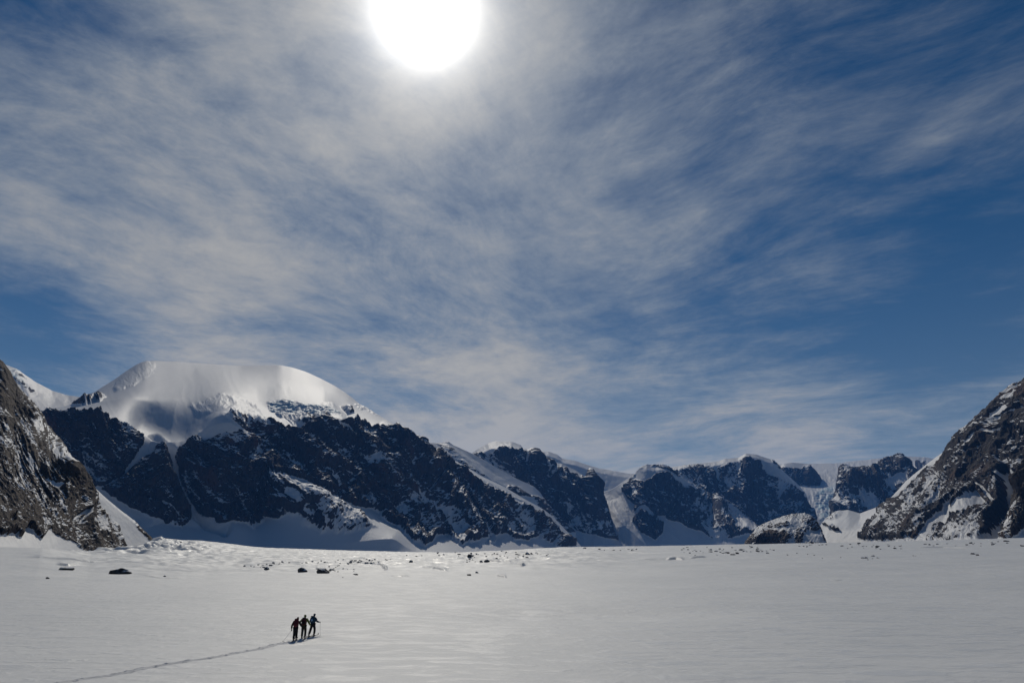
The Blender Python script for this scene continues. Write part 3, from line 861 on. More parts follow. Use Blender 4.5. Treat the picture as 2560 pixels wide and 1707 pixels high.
              ('spur', [(985, 1078), (1075, 1180), (1150, 1280), (1220, 1350)], 40, 100),
              ('spur', [(1042, 1100), (1150, 1185), (1280, 1262), (1400, 1340)], 22, 70)],
             amp=(70, 28, 9), lengths=(340, 100, 28), grain=48, seed=20, snow_amp=0.0, smooth=30, crest_soft=14, d_soft=190, y_soft=75, patchy=1.25, gully_k=0.6, slope_0=0.54, noise_k=0.8, warp=6)
    # right-hand massif
    crest = [(2040, 1340), (2052, 1311), (2064, 1296), (2089, 1279), (2120, 1274), (2150, 1283), (2190, 1269), (2217, 1254), (2235, 1238), (2266, 1202), (2297, 1177), (2327, 1153), (2362, 1128), (2370, 1112), (2379, 1098), (2404, 1070), (2431, 1052), (2456, 1027), (2477, 1019), (2500, 992), (2508, 985), (2532, 961), (2548, 959), (2560, 952), (2620, 900), (2720, 840), (3000, 780), (3300, 900), (3600, 1150), (3800, 1380)]
    DKC = [(2040, 4300), (2150, 4200), (2300, 3950), (2560, 3650), (3000, 3400)]
    mountain("striped_mountain", "steep rusty dark mountainside striped with long slanting snow ledges, snow fan at its foot",
             [(crest, DKC), ([(a, max(b + 25, 1225 - (a - 2350) * 0.05)) for a, b in crest], [(2040, 3950), (2300, 3500), (2560, 3050), (3000, 2800)], 1.6),
              ([(a, max(b + 28, 1325)) for a, b in crest], [(2040, 3500), (2300, 3000), (2560, 2550), (3000, 2300)], 1.6), (C(1385), [(2040, 3200), (2300, 2700), (2560, 2250), (3000, 2000)], .8)],
             2040, 3800, q(1500), q(460), M_RIGHT,
             [('rock', [(2148, 1350), (2165, 1322), (2195, 1300), (2222, 1275), (2250, 1240), (2266, 1222), (2300, 1200), (2330, 1185), (2360, 1150), (2362, 1120), (2400, 1060), (2560, 935), (3100, 600), (3900, 900), (3900, 1340), (2560, 1340), (2500, 1330), (2460, 1345), (2380, 1352), (2330, 1350), (2300, 1352), (2260, 1345), (2220, 1352)], 5, 0.80),
              ('mixed', [(2160, 1345), (2270, 1230), (2420, 1200), (2480, 1260), (2400, 1350), (2200, 1350)], 18, 0.74),
              ('streak', [(2523, 1026), (2470, 1072), (2420, 1106), (2370, 1142), (2330, 1166), (2290, 1196), (2245, 1240)], 7, 17, -0.4),
              ('streak', [(2447, 1124), (2468, 1106), (2486, 1095), (2526, 1092)], 7, 5, -0.3),
              ('streak', [(2480, 1216), (2508, 1202), (2545, 1198), (2580, 1210)], 6, 5, -0.3),
              ('streak', [(2518, 1054), (2541, 1038), (2560, 1026)], 7, 7, -0.2),
              ('streak', [(2440, 1150), (2475, 1132)], 3, 3, 0.1),
              ('mixed', [(2500, 1145), (2540, 1150), (2550, 1180), (2520, 1170)], 6, 0.35),
              ('streak', [(2330, 1318), (2370, 1295), (2420, 1280), (2455, 1264)], 8, 14, -0.2),
              ('streak', [(2300, 1352), (2330, 1325), (2350, 1300), (2400, 1255)], 11, 6, -0.1),
              ('streak', [(2430, 1225), (2470, 1238), (2490, 1262)], 6, 5, 0.2),
              ('streak', [(2462, 1340), (2500, 1305), (2524, 1262), (2535, 1200)], 12, 6, 0.1),
              ('mixed', [(2360, 1340), (2420, 1320), (2460, 1310), (2450, 1350), (2380, 1352)], 8, 0.38),
              ('mixed', [(2530, 965), (2560, 955), (2580, 980), (2545, 1010), (2520, 1000)], 6, 0.5),
              ('mixed', [(2420, 1060), (2470, 1050), (2480, 1080), (2420, 1100)], 6, 0.5),
              ('snow', [(2030, 1300), (2089, 1270), (2150, 1280), (2235, 1236), (2245, 1240), (2215, 1278), (2178, 1308), (2150, 1350), (2030, 1380)], 4, 0.08),
              ('mixed', [(2062, 1300), (2080, 1280), (2110, 1278), (2090, 1300)], 4, 0.5),
              ('streak', [(2060, 1312), (2080, 1322), (2098, 1330)], 2, 3, 0.6),
              ('spur', [(2560, 975), (2470, 1085), (2350, 1170), (2230, 1265), (2160, 1340)], 40, 90),
              ('spur', [(2600, 1060), (2500, 1095), (2430, 1150), (2330, 1260), (2290, 1340)], 45, 120),
              ('spur', [(2640, 1190), (2520, 1198), (2450, 1235), (2380, 1300)], 40, 110),
              ('push', [(2420, 1265), (2400, 1330)], 30, 40),
              ('gully', [(2530, 1180), (2520, 1270), (2470, 1345)], 10, 14, 0.15, 60)],
             amp=(24, 14, 6), lengths=(230, 62, 20), grain=136, seed=21, smooth=6, warp=6, slope_0=0.72, slope_k=1.0, stretch=1.6, patchy=0.9, push_k=0.35, gully_k=0.28)
    # round rock knoll
    crest = [(1850, 1376), (1860, 1362), (1873, 1342), (1891, 1321), (1912, 1308), (1941, 1296), (1960, 1291), (1981, 1287), (2012, 1283), (2028, 1287), (2041, 1302), (2052, 1321), (2062, 1350), (2072, 1376)]
    mountain("rock_knoll_hill", "low whale backed rock knoll dusted with snow at the mouth of the side valley",
             [(crest, C(3120)), ([(a, max(b + 2, min(b + 22, 1330))) for a, b in crest], C(3020), 1), ([(a, max(b + 4, 1340)) for a, b in crest], C(2930), 1), (C(1378), C(2860), .7)],
             1850, 2072, q(300), q(170), M_NEAR_BIG,
             [('rock', [(1850, 1380), (1860, 1355), (1891, 1318), (1941, 1294), (1981, 1284), (2012, 1280), (2045, 1300), (2064, 1345), (2070, 1380)], 3, 0.62),
              ('snow', [(1915, 1312), (1950, 1302), (2000, 1300), (2020, 1315), (2000, 1325), (1950, 1330), (1915, 1325)], 4, 0.3),
              ('snow', [(2010, 1330), (2045, 1325), (2060, 1350), (2055, 1362), (2020, 1358), (2005, 1350)], 3, 0.15),
              ('rock', [(1890, 1362), (1900, 1342), (1925, 1332), (1965, 1332), (1975, 1345), (1958, 1364)], 3, 1.05),
              ('rock', [(1915, 1318), (1930, 1308), (1960, 1310), (1990, 1318), (1930, 1322)], 3, 0.9),
              ('spur', [(1985, 1290), (1975, 1330), (1960, 1365)], 26, 16)],
             amp=(14, 7, 3), lengths=(90, 32, 11), grain=160, seed=22, smooth=8, warp=4)
    # dark buttress at the right edge
    crest = [(2470, 1380), (2490, 1356), (2505, 1337), (2516, 1312), (2526, 1287), (2533, 1258), (2541, 1232), (2550, 1200), (2560, 1171), (2600, 1085), (2680, 980), (2900, 860), (3100, 830), (3350, 1000), (3600, 1220), (3720, 1370)]
    mountain("buttress_mountain", "dark brown rock buttress standing forward at the edge of the valley",
             [(crest, [(2470, 2150), (3100, 2300)]), ([(a, max(b + 3, 1300)) for a, b in crest], [(2470, 2080), (3100, 2000)], 1.5), (C(1362), [(2470, 2030), (3100, 1800)], 1)],
             2470, 3720, q(830), q(240), M_NEAR_BIG,
             [('rock', [(2495, 1341), (2515, 1300), (2545, 1200), (2600, 1060), (3100, 700), (3800, 1000), (3800, 1330), (2600, 1318), (2560, 1322), (2548, 1338), (2520, 1345)], 4, 0.95),
              ('mixed', [(2505, 1320), (2530, 1260), (2560, 1230), (2570, 1290), (2530, 1330)], 8, 0.68)],
             amp=(26, 12, 5), lengths=(130, 42, 15), grain=118, seed=23, smooth=5, warp=5)
    # brown cliff near on the left
    crest = [(-1500, 1395), (-1300, 1150), (-1000, 700), (-700, 560), (-300, 640), (-150, 770), (-60, 846), (0, 899), (14, 917), (32, 953), (54, 978), (82, 1003), (96, 1028), (111, 1056), (125, 1074), (150, 1106), (175, 1142), (193, 1171), (214, 1199), (257, 1239), (296, 1271), (329, 1296), (357, 1328), (386, 1356), (404, 1374), (425, 1392)]
    DNC = [(-700, 1900), (-300, 1650), (0, 1450), (200, 1300), (425, 1190)]
    DNB = [(-700, 430), (-300, 560), (0, 700), (200, 900), (425, 1120)]
    mountain("brown_cliff_mountain", "steep grooved brown cliff with snow caught on its ledges and a snow slope down its edge",
             [(crest, DNC), ([(a, min(max(b + 6, 1200 - 0.25 * a), 1380)) for a, b in crest], [(-700, 1050), (-300, 1050), (0, 1040), (200, 1090), (425, 1165)], 1.5),
              ([(a, min(max(b + 8, 1338 + max(0, a - 150) * 0.25), 1394)) for a, b in crest], [(-700, 560), (-300, 690), (0, 800), (200, 955), (425, 1135)], 1.5), (C(1402), DNB, 1.0)],
             -1500, 425, q(1450), q(560), M_NEAR,
             [('rock', [(-1600, 1100), (-1000, 400), (-300, 500), (0, 880), (60, 970), (120, 1060), (200, 1175), (222, 1200), (236, 1250), (262, 1300), (285, 1340), (300, 1392), (262, 1392), (229, 1388), (186, 1362), (171, 1352), (150, 1345), (118, 1324), (104, 1346), (80, 1338), (60, 1324), (50, 1345), (20, 1338), (0, 1341), (-300, 1322), (-1600, 1300)], 3, 0.80),
              ('mixed', [(215, 1196), (262, 1240), (300, 1275), (330, 1298), (390, 1358), (410, 1385), (310, 1394), (290, 1345), (262, 1300), (236, 1250)], 7, 0.16),
              ('mixed', [(330, 1296), (357, 1322), (390, 1356), (380, 1362), (345, 1325)], 3, 0.62),
              ('mixed', [(262, 1290), (285, 1310), (320, 1392), (300, 1392)], 5, 0.6),
              ('mixed', [(55, 1040), (95, 1050), (140, 1100), (185, 1160), (160, 1170), (120, 1130), (80, 1090)], 10, 0.46),
              ('snow', [(108, 1198), (140, 1206), (165, 1212), (150, 1224), (128, 1214)], 3, 0.25),
              ('mixed', [(35, 1220), (60, 1232), (45, 1240)], 3, 0.35),
              ('mixed', [(15, 1305), (32, 1296), (28, 1318), (15, 1318)], 3, 0.15),
              ('streak', [(185, 1300), (205, 1280), (198, 1310)], 3, 4, 0.25),
              ('mixed', [(170, 1190), (215, 1210), (240, 1260), (215, 1270), (185, 1230)], 8, 0.62),
              ('mixed', [(215, 1290), (260, 1300), (275, 1340), (240, 1330)], 6, 0.5),
              ('mixed', [(0, 900), (60, 985), (100, 1040), (60, 1030), (0, 960)], 8, 0.72),
              ('push', [(100, 1040), (190, 1180), (250, 1290), (290, 1390)], 30, 8)],
             amp=(8, 4.5, 1.7), lengths=(80, 20, 5.5), grain=60, seed=24, smooth=6, warp=5, slope_0=0.78, slope_k=1.0, noise_k=0.7, stretch=2.6, gully_k=0.15)


M_NEAR_BIG = mountain_material("knoll_gneiss_and_snow", (0.020, 0.017, 0.015, 1), (0.078, 0.063, 0.052, 1), (0.10, 0.062, 0.042, 1), 0.8, (1.0, 1.0, 0.5))

# ------------------------------------------------------------------ boulders frozen into the snow
def boulder_material(name, a, b, snowline):
    m, g = new_mat(name)
    tc = g.node('ShaderNodeTexCoord'); geo = g.node('ShaderNodeNewGeometry')
    sep = g.node('ShaderNodeSeparateXYZ'); g.put(sep.inputs[0], geo.outputs['Normal'])
    n = g.noise(tc.outputs['Object'], 2.2, 6, 0.65)
    n2 = g.noise(tc.outputs['Object'], 7.0, 5, 0.6)
    lim = g.m('ADD', sep.outputs[2], g.m('MULTIPLY', g.m('SUBTRACT', n, 0.5), 1.1))
    snow = g.smooth(lim, snowline, snowline + 0.1)
    col = g.mix(g.smooth(n2, 0.35, 0.65), a, b)
    col = g.mix(snow, col, SNOW)
    bsdf_out(m, g, col, 0.8, 0.2, bump(g, n2, 0.15, 0.7))
    return m


def boulder_mesh(name, seed, flat, mat):
    rnd = random.Random(seed)
    bm = bmesh.new()
    bmesh.ops.create_icosphere(bm, subdivisions=4, radius=1.0)
    planes = []
    for _ in range(11):
        v = Vector((rnd.gauss(0, 1), rnd.gauss(0, 1), rnd.gauss(0, 0.8))).normalized()
        planes.append((v, rnd.uniform(0.55, 0.85)))
    off = Vector((seed * 3.1, seed * 1.7, 0))
    for v in bm.verts:
        p = v.co.copy()
        for nrm, dd in planes:
            k = p.dot(nrm)
            if k > dd:
                p -= nrm * (k - dd) * 0.9
        p *= 1 + 0.16 * mnoise.fractal(p * 1.8 + off, 1.0, 2.0, 4)
        p.z *= flat
        v.co = p
    for f in bm.faces:
        f.smooth = True
    me = bpy.data.meshes.new(name)
    bm.to_mesh(me); bm.free(); me.materials.append(mat)
    return me


def slab_mesh(name, seed, mat):
    """low wedge: a long flat stone whose face looks out of a drift"""
    me = boulder_mesh(name, seed, 0.42, mat)
    return me


def build_boulders():
    dark = boulder_material("dark_boulder_rock", (0.03, 0.03, 0.032, 1), (0.09, 0.082, 0.075, 1), 0.70)
    dusted = boulder_material("snow_dusted_rock", (0.03, 0.03, 0.033, 1), (0.10, 0.095, 0.09, 1), 0.48)
    meshes = [boulder_mesh("boulder", 11 + i, 0.62 + 0.05 * (i % 4), dark if i % 3 else dusted) for i in range(9)]
    slabs = [slab_mesh("slab_boulder", 41 + i, dark if i % 2 else dusted) for i in range(3)]
    rnd = random.Random(4)

    def put(px, py, wpx, label, group=None, mesh=None, tall=1.0, sink=0.25, deep=None, rot=None):
        x, y, z, d = ground_hit(px, py)
        w = wpx * d / FPX / 2
        me = mesh or rnd.choice(meshes)
        o = bpy.data.objects.new("boulder", me)
        scene.collection.objects.link(o)
        zs = w * tall
        o.location = (x, y, z + 0.62 * zs * (0.5 - sink))
        o.scale = (w, deep or w * rnd.uniform(0.7, 1.1), zs)
        o.rotation_euler = (rnd.uniform(-0.15, 0.15), rnd.uniform(-0.15, 0.15), (rnd.uniform(-0.5, 0.5) - math.atan2(x, y)) if rot is None else rot)
        o["label"] = label; o["category"] = "boulder"
        if group:
            o["group"] = group
        return o
    # single ones a viewer can name
    put(163, 1424, 34, "low dark slab showing under a snow lip below the brown cliff", mesh=slabs[0], tall=0.55)
    put(300, 1434, 50, "wide wedge shaped boulder half drifted over with snow, below the brown cliff", mesh=slabs[1], tall=0.75)
    put(411, 1441, 7, "small lone stone beside the half drifted wedge boulder")
    put(118, 1446, 8, "tiny dark stone on bare snow before the brown cliff")
    put(755, 1429, 26, "domed boulder of the big dark pair on the plain", mesh=meshes[1], tall=0.9)
    put(808, 1433, 30, "peaked boulder of the big dark pair on the plain, slab behind it", mesh=meshes[4], tall=1.0)
    put(797, 1422, 20, "thin flat slab just behind the dark peaked boulder", mesh=slabs[2], tall=0.35)
    put(667, 1423, 13, "flat dark boulder at the near end of the moraine rubble line")
    put(891, 1437, 9, "small dark stone alone on smooth snow in front of the moraine rubble")
    put(1027, 1405, 12, "snow capped boulder on the smooth rise between the rubble and the long snow crack", mesh=meshes[0])
    put(1173, 1392, 15, "dark boulder with a smaller one at its side in the moraine belt", mesh=meshes[2])
    put(1178, 1389, 9, "small boulder touching the near edge pair in the moraine belt")
    put(1218, 1404, 15, "triangular grey boulder with dark sunless face in the moraine belt", mesh=meshes[4], tall=1.0)
    put(1203, 1405, 10, "low boulder beside the triangular grey boulder")
    put(1177, 1390, 16, "flat black boulder behind the triangular grey boulder", mesh=meshes[5], tall=0.5)
    put(1172, 1438, 12, "dark stone in a shallow scoop on the smooth plain", mesh=meshes[7], tall=0.6)
    put(1192, 1432, 9, "stone just beyond the dark stone in the shallow scoop")
    put(1319, 1386, 13, "biggest boulder on the skyline of the plain, grey with a snow cap", mesh=meshes[3], tall=0.9)
    put(1298, 1387, 9, "dark flat stone beside the biggest skyline boulder", tall=0.5)
    put(1462, 1371, 9, "dark boulder at the very foot of the long snow shoulder ridge", tall=0.8)
    put(1820, 1383, 8, "blackest boulder in the dense rubble field before the rock knoll", mesh=meshes[7], tall=1.1)
    put(1832, 1387, 13, "long black boulder lying across the front of the dense rubble field", mesh=meshes[5], tall=0.5)
    put(1843, 1384, 9, "black boulder touching the long one at the front of the rubble field")
    put(1852, 1375, 11, "pale snow topped boulder in the dense rubble field", mesh=meshes[0], tall=0.8)
    put(1777, 1375, 8, "dark boulder at the near side of the dense rubble field")
    put(2147, 1359, 9, "dark greenish boulder at the foot of the snow fan", mesh=meshes[2], tall=0.8)
    put(2237, 1371, 8, "dark boulder on the lip of the snow rise below the striped mountain", mesh=meshes[1], tall=0.8)
    put(2433, 1385, 9, "single black boulder on open snow below the buttress", mesh=meshes[4], tall=0.9)
    put(2444, 1388, 6, "small stone next to the single black boulder on open snow")
    put(2157, 1395, 9, "low boulder pair on open snow, the wider stone", mesh=meshes[3], tall=0.7)
    put(2166, 1395, 7, "low boulder pair on open snow, the narrower stone")
    put(2183, 1390, 9, "snow dusted stone a little beyond the low boulder pair", mesh=meshes[6], tall=0.7)
    put(2516, 1353, 11, "flat dark boulder on the rim of the plain beneath the buttress", mesh=meshes[5], tall=0.6)
    put(2427, 1358, 8, "grey boulder on the rim of the plain beneath the striped mountain", mesh=meshes[0])
    put(2556, 1365, 9, "dark boulder at the edge of the view on the far snow", mesh=meshes[7], tall=0.6)
    put(452, 1356, 6, "small stone on the smooth snow swell beyond the broken ice")

    # rubble nobody would tell apart: each a boulder of its own, grouped by the place where it lies
    def belt(n, fn, wlo, whi, label, group):
        for _ in range(n):
            px, py = fn()
            wd = rnd.uniform(wlo, whi) * (1.5 if rnd.random() < 0.12 else 1.0); tl = rnd.uniform(0.5, 1.0)
            rest = label.split(" ", 1)[1]                    # after "small"
            size = "tiny" if wd < wlo + 0.3 * (whi - wlo) else ("fairly large" if wd > whi else "small")
            shape = "low flat" if tl < 0.66 else ("tall pointed" if tl > 0.88 else "rounded")
            lab = "%s %s %s" % (size, shape, rest.replace("dark ", ""))
            put(px, py, wd, lab, group, tall=tl, sink=rnd.uniform(0.15, 0.4))

    def along(pts, spread):
        def f():
            t = rnd.random() * (len(pts) - 1); i = min(int(t), len(pts) - 2); u = t - i
            return (pts[i][0] * (1 - u) + pts[i + 1][0] * u + rnd.gauss(0, 4), pts[i][1] * (1 - u) + pts[i + 1][1] * u + rnd.gauss(0, spread))
        return f
    belt(20, along([(608, 1416), (650, 1418), (668, 1414), (690, 1408), (730, 1409)], 2.2), 3, 7, "small boulder in the rubble line on the moraine flank", "rubble line on the near flank of the moraine")
    belt(42, along([(820, 1430), (840, 1420), (870, 1409), (900, 1405), (945, 1400)], 3.4), 3, 7, "small dark boulder in the rubble trailing away from the big dark pair", "rubble trailing away from the big pair")
    belt(8, along([(850, 1440), (870, 1441), (885, 1430), (810, 1412)], 3), 3, 6, "small stone scattered on snow around the big dark pair", "stones around the big pair")
    belt(24, along([(760, 1405), (800, 1405), (860, 1401), (900, 1401), (980, 1399)], 1.8), 3, 5, "small stone in the thin line beyond the big dark pair", "thin line of moraine stones")
    belt(30, along([(1005, 1394), (1060, 1390), (1150, 1388), (1230, 1384), (1300, 1384)], 3.5), 3, 7, "small boulder on the broken far rim of the moraine belt", "boulders on the far rim of the moraine belt")
    belt(26, along([(1160, 1402), (1200, 1398), (1280, 1392), (1350, 1385), (1420, 1382)], 3.2), 3, 6, "small boulder strewn behind the triangular grey boulder", "boulders strewn behind the triangular one")
    belt(12, along([(1480, 1374), (1560, 1373), (1600, 1376)], 2.0), 3, 5, "small stone on the snow rim below the dark precipice", "stones below the dark precipice")
    belt(56, along([(1700, 1373), (1760, 1376), (1820, 1378), (1880, 1376), (1935, 1378)], 4.2), 3, 6.5, "small boulder in the dense rubble field before the rock knoll", "dense rubble field before the rock knoll")
    belt(34, along([(2000, 1364), (2060, 1362), (2130, 1366), (2200, 1366), (2250, 1368)], 3.0), 3, 6, "small boulder in the rubble below the snow fan", "rubble below the snow fan")
    belt(20, along([(2260, 1362), (2340, 1360), (2400, 1362), (2460, 1359), (2550, 1360)], 2.6), 3, 6, "small boulder at the foot of the striped mountain", "boulders at the foot of the striped mountain")
    belt(12, along([(1960, 1388), (2060, 1391), (2160, 1394), (2240, 1392), (2340, 1390)], 3.5), 3, 5, "small stone alone on the open snow before the striped mountain", "lone stones on the open snow")


# ------------------------------------------------------------------ figures
def simple_mat(name, col, rough=0.8, spec=0.3, vary=0.25, scale=30.0, bumpd=0.004):
    m, g = new_mat(name)
    tc = g.node('ShaderNodeTexCoord')
    n = g.noise(tc.outputs['Object'], scale, 5, 0.6)
    dark = tuple(c * (1 - vary) for c in col[:3]) + (1,)
    lite = tuple(min(1, c * (1 + vary)) for c in col[:3]) + (1,)
    bsdf_out(m, g, g.mix(g.smooth(n, 0.3, 0.7), dark, lite), rough, spec, bump(g, n, bumpd, 0.6))
    return m


def skin_mesh(name, chains, mat, parent=None, sub=2, root=None):
    """chains: lists of (point, (rx, ry)) whose equal points are shared; grown into one skinned surface"""
    verts, radii, edges, key = [], [], [], {}
    for ch in chains:
        prev = None
        for p, r in ch:
            k = tuple(round(c, 4) for c in p)
            if k not in key:
                key[k] = len(verts); verts.append(p); radii.append(r if isinstance(r, tuple) else (r, r))
            i = key[k]
            if prev is not None and prev != i:
                edges.append((prev, i))
            prev = i
    me = bpy.data.meshes.new(name)
    me.from_pydata(verts, edges, [])
    me.update()
    tmp = bpy.data.objects.new(name, me); scene.collection.objects.link(tmp)
    sk = tmp.modifiers.new("skin", 'SKIN'); sk.use_smooth_shade = True
    for i, d in enumerate(me.skin_vertices[0].data):
        d.radius = radii[i]; d.use_root = False
    me.skin_vertices[0].data[root or 0].use_root = True
    ss = tmp.modifiers.new("sub", 'SUBSURF'); ss.levels = sub; ss.render_levels = sub
    dg = bpy.context.evaluated_depsgraph_get()
    out = bpy.data.meshes.new_from_object(tmp.evaluated_get(dg))
    out.name = name
    out.materials.clear(); out.materials.append(mat)
    for p in out.polygons:
        p.use_smooth = True
    bpy.data.objects.remove(tmp)
    o = bpy.data.objects.new(name, out); scene.collection.objects.link(o)
    if parent:
        o.parent = parent
    return o


def tube_mesh(bm, a, b, r0, r1, n=10):
    a, b = Vector(a), Vector(b); ax = (b - a)
    q = ax.to_track_quat('Z', 'Y'); rings = []
    for p, r in ((a, r0), (b, r1)):
        rings.append([bm.verts.new(p + q @ Vector((math.cos(t) * r, math.sin(t) * r, 0))) for t in [2 * math.pi * i / n for i in range(n)]])
    for i in range(n):
        bm.faces.new((rings[0][i], rings[0][(i + 1) % n], rings[1][(i + 1) % n], rings[1][i]))
    bm.faces.new(rings[0][::-1]); bm.faces.new(rings[1])


def bm_obj(name, bm, mat, parent=None, smooth=True):
    me = bpy.data.meshes.new(name)
    bmesh.ops.recalc_face_normals(bm, faces=bm.faces)
    for f in bm.faces:
        f.smooth = smooth
    bm.to_mesh(me); bm.free(); me.materials.append(mat)
    o = bpy.data.objects.new(name, me); scene.collection.objects.link(o)
    if parent:
        o.parent = parent
    return o


def empty(name, loc, rz, label, cat, group=None):
    o = bpy.data.objects.new(name, None); scene.collection.objects.link(o)
    o.location = loc; o.rotation_euler = (0, 0, rz)
    o["label"] = label; o["category"] = cat
    if group:
        o["group"] = group
    return o


def lerp3(a, b, t):
    return tuple(a[i] * (1 - t) + b[i] * t for i in range(3))


def make_person(loc, rz, pose, mats, labels):
    """local frame: +Y is the way the skier travels, +X the skier's right hand side, z = 0 the snow under the feet"""
    P = pose
    root = empty("person", loc, rz, labels['person'], "person", "skiers walking away in single file")
    pel, chest, neck, head = P['pelvis'], P['chest'], P['neck'], P['head']
    S = {s: P['sh' + s] for s in 'LR'}; E = {s: P['el' + s] for s in 'LR'}; Wr = {s: P['wr' + s] for s in 'LR'}
    Hp = {s: P['hip' + s] for s in 'LR'}; K = {s: P['kn' + s] for s in 'LR'}; A = {s: P['an' + s] for s in 'LR'}
    up = (0, 0, 1)
    # body: one continuous surface, head with nose and ears, neck, trunk, limbs
    hd = Vector(head); nk = Vector(neck)
    axis = (hd - nk).normalized()
    chains = [
        [(pel, (0.13, 0.11)), (lerp3(pel, chest, 0.45), (0.125, 0.10)), (chest, (0.15, 0.11)), (neck, (0.06, 0.06)),
         (tuple(nk + axis * 0.10), (0.062, 0.070)), (tuple(nk + axis * 0.175), (0.078, 0.092)), (tuple(nk + axis * 0.25), (0.062, 0.075))],
        [(tuple(nk + axis * 0.175), (0.078, 0.092)), (tuple(nk + axis * 0.155 + Vector((0, 0.092, 0))), (0.016, 0.014))],
    ]
    for s, sg in (('L', -1), ('R', 1)):
        chains.append([(chest, (0.15, 0.11)), (S[s], (0.066, 0.066)), (lerp3(S[s], E[s], 0.5), 0.052), (E[s], 0.042), (lerp3(E[s], Wr[s], 0.5), 0.038), (Wr[s], 0.027)])
        chains.append([(pel, (0.13, 0.11)), (Hp[s], (0.092, 0.092)), (lerp3(Hp[s], K[s], 0.5), 0.078), (K[s], 0.055), (lerp3(K[s], A[s], 0.4), 0.055), (A[s], 0.036)])
        chains.append([(tuple(nk + axis * 0.175), (0.078, 0.092)), (tuple(nk + axis * 0.165 + Vector((sg * 0.088, -0.01, 0))), (0.012, 0.02))])
    body = skin_mesh("body", chains, mats['skin'], root)
    # trousers
    ch = []
    for s in 'LR':
        ch.append([(pel, (0.175, 0.15)), (Hp[s], (0.125, 0.13)), (lerp3(Hp[s], K[s], 0.5), 0.118), (K[s], 0.100), (lerp3(K[s], A[s], 0.45), 0.100), (lerp3(K[s], A[s], 0.93), 0.088)])
    skin_mesh("trousers", ch, mats['trousers'], root)
    # jacket with sleeves and hem
    ch = [[(lerp3(pel, chest, -0.14), (0.20, 0.17)), (pel, (0.195, 0.165)), (lerp3(pel, chest, 0.5), (0.19, 0.155)), (chest, (0.215, 0.165)), (lerp3(chest, neck, 0.75), (0.11, 0.10))]]
    for s in 'LR':
        ch.append([(chest, (0.215, 0.165)), (S[s], (0.11, 0.105)), (lerp3(S[s], E[s], 0.5), 0.090), (E[s], 0.080), (lerp3(E[s], Wr[s], 0.5), 0.070), (lerp3(E[s], Wr[s], 0.93), 0.056)])
    skin_mesh("jacket", ch, mats['jacket'], root)
    # hood or cap, neck gaiter
    c = nk + axis * 0.19
    back = Vector((0, -0.018, 0))
    hr = P.get('hood', 1.0)
    skin_mesh("hood" if hr > 1 else "cap", [[(tuple(nk + axis * (0.02 if hr > 1 else 0.15) + back), (0.085 * hr, 0.09 * hr)), (tuple(c + back), (0.094 * hr, 0.108 * hr)), (tuple(c + axis * 0.075 + back), (0.075 * hr, 0.085 * hr))]], mats['hood'], root)
    # boots: heel, sole, toe and shaft
    for s, sg in (('L', -1), ('R', 1)):
        a = Vector(A[s]); f = Vector(P.get('foot' + s, (0, 1, -0.12))).normalized()
        sole = a + Vector((0, 0, -0.07))
        b = skin_mesh("boot", [[(tuple(a + Vector((0, 0, 0.13))), (0.066, 0.07)), (tuple(a), (0.056, 0.062)), (tuple(sole + f * 0.01), (0.05, 0.055)), (tuple(sole + f * 0.13), (0.048, 0.042)), (tuple(sole + f * 0.215), (0.036, 0.028))],
                               [(tuple(sole + f * 0.01), (0.05, 0.055)), (tuple(sole - f * 0.07), (0.042, 0.045))]], mats['boot'], root)
    # gloved hands: palm, four bent fingers of unequal length, thumb from the side of the palm
    for s, sg in (('L', -1), ('R', 1)):
        w = Vector(Wr[s]); d = (w - Vector(E[s])).normalized()
        d = (d + Vector((0, 0.25, -0.25))).normalized()
        side = Vector((sg, 0, 0)); side = (side - d * side.dot(d)).normalized()   # out of the back of the hand
        front = d.cross(side) * sg * 1.0                                            # thumb side
        if front.y < 0:
            front = -front
        palm = w + d * 0.055
        ch = [[(tuple(w - d * 0.02), (0.032, 0.032)), (tuple(w + d * 0.02), (0.034, 0.034)), (tuple(palm), (0.042, 0.03))]]
        for k, ln in enumerate((0.036, 0.040, 0.037, 0.030)):
            base = palm + front * (0.034 - 0.023 * k) + d * 0.03
            k1 = base + d * ln * 0.6 - side * 0.016
            k2 = k1 - side * ln * 0.85
            k3 = k2 - d * ln * 0.7 - side * 0.002
            ch.append([(tuple(palm), (0.042, 0.03)), (tuple(base), 0.0125), (tuple(k1), 0.0115), (tuple(k2), 0.0108), (tuple(k3), 0.0095)])
        tb = w + d * 0.03 + front * 0.032
        ch.append([(tuple(w + d * 0.02), (0.034, 0.034)), (tuple(tb), 0.014), (tuple(tb + front * 0.014 + d * 0.024 - side * 0.02), 0.0125), (tuple(tb + d * 0.034 - side * 0.045), 0.0105)])
        skin_mesh("glove", ch, mats['glove'], root, sub=1)
        P['grip' + s] = palm + d * 0.03 - side * 0.026
    return root


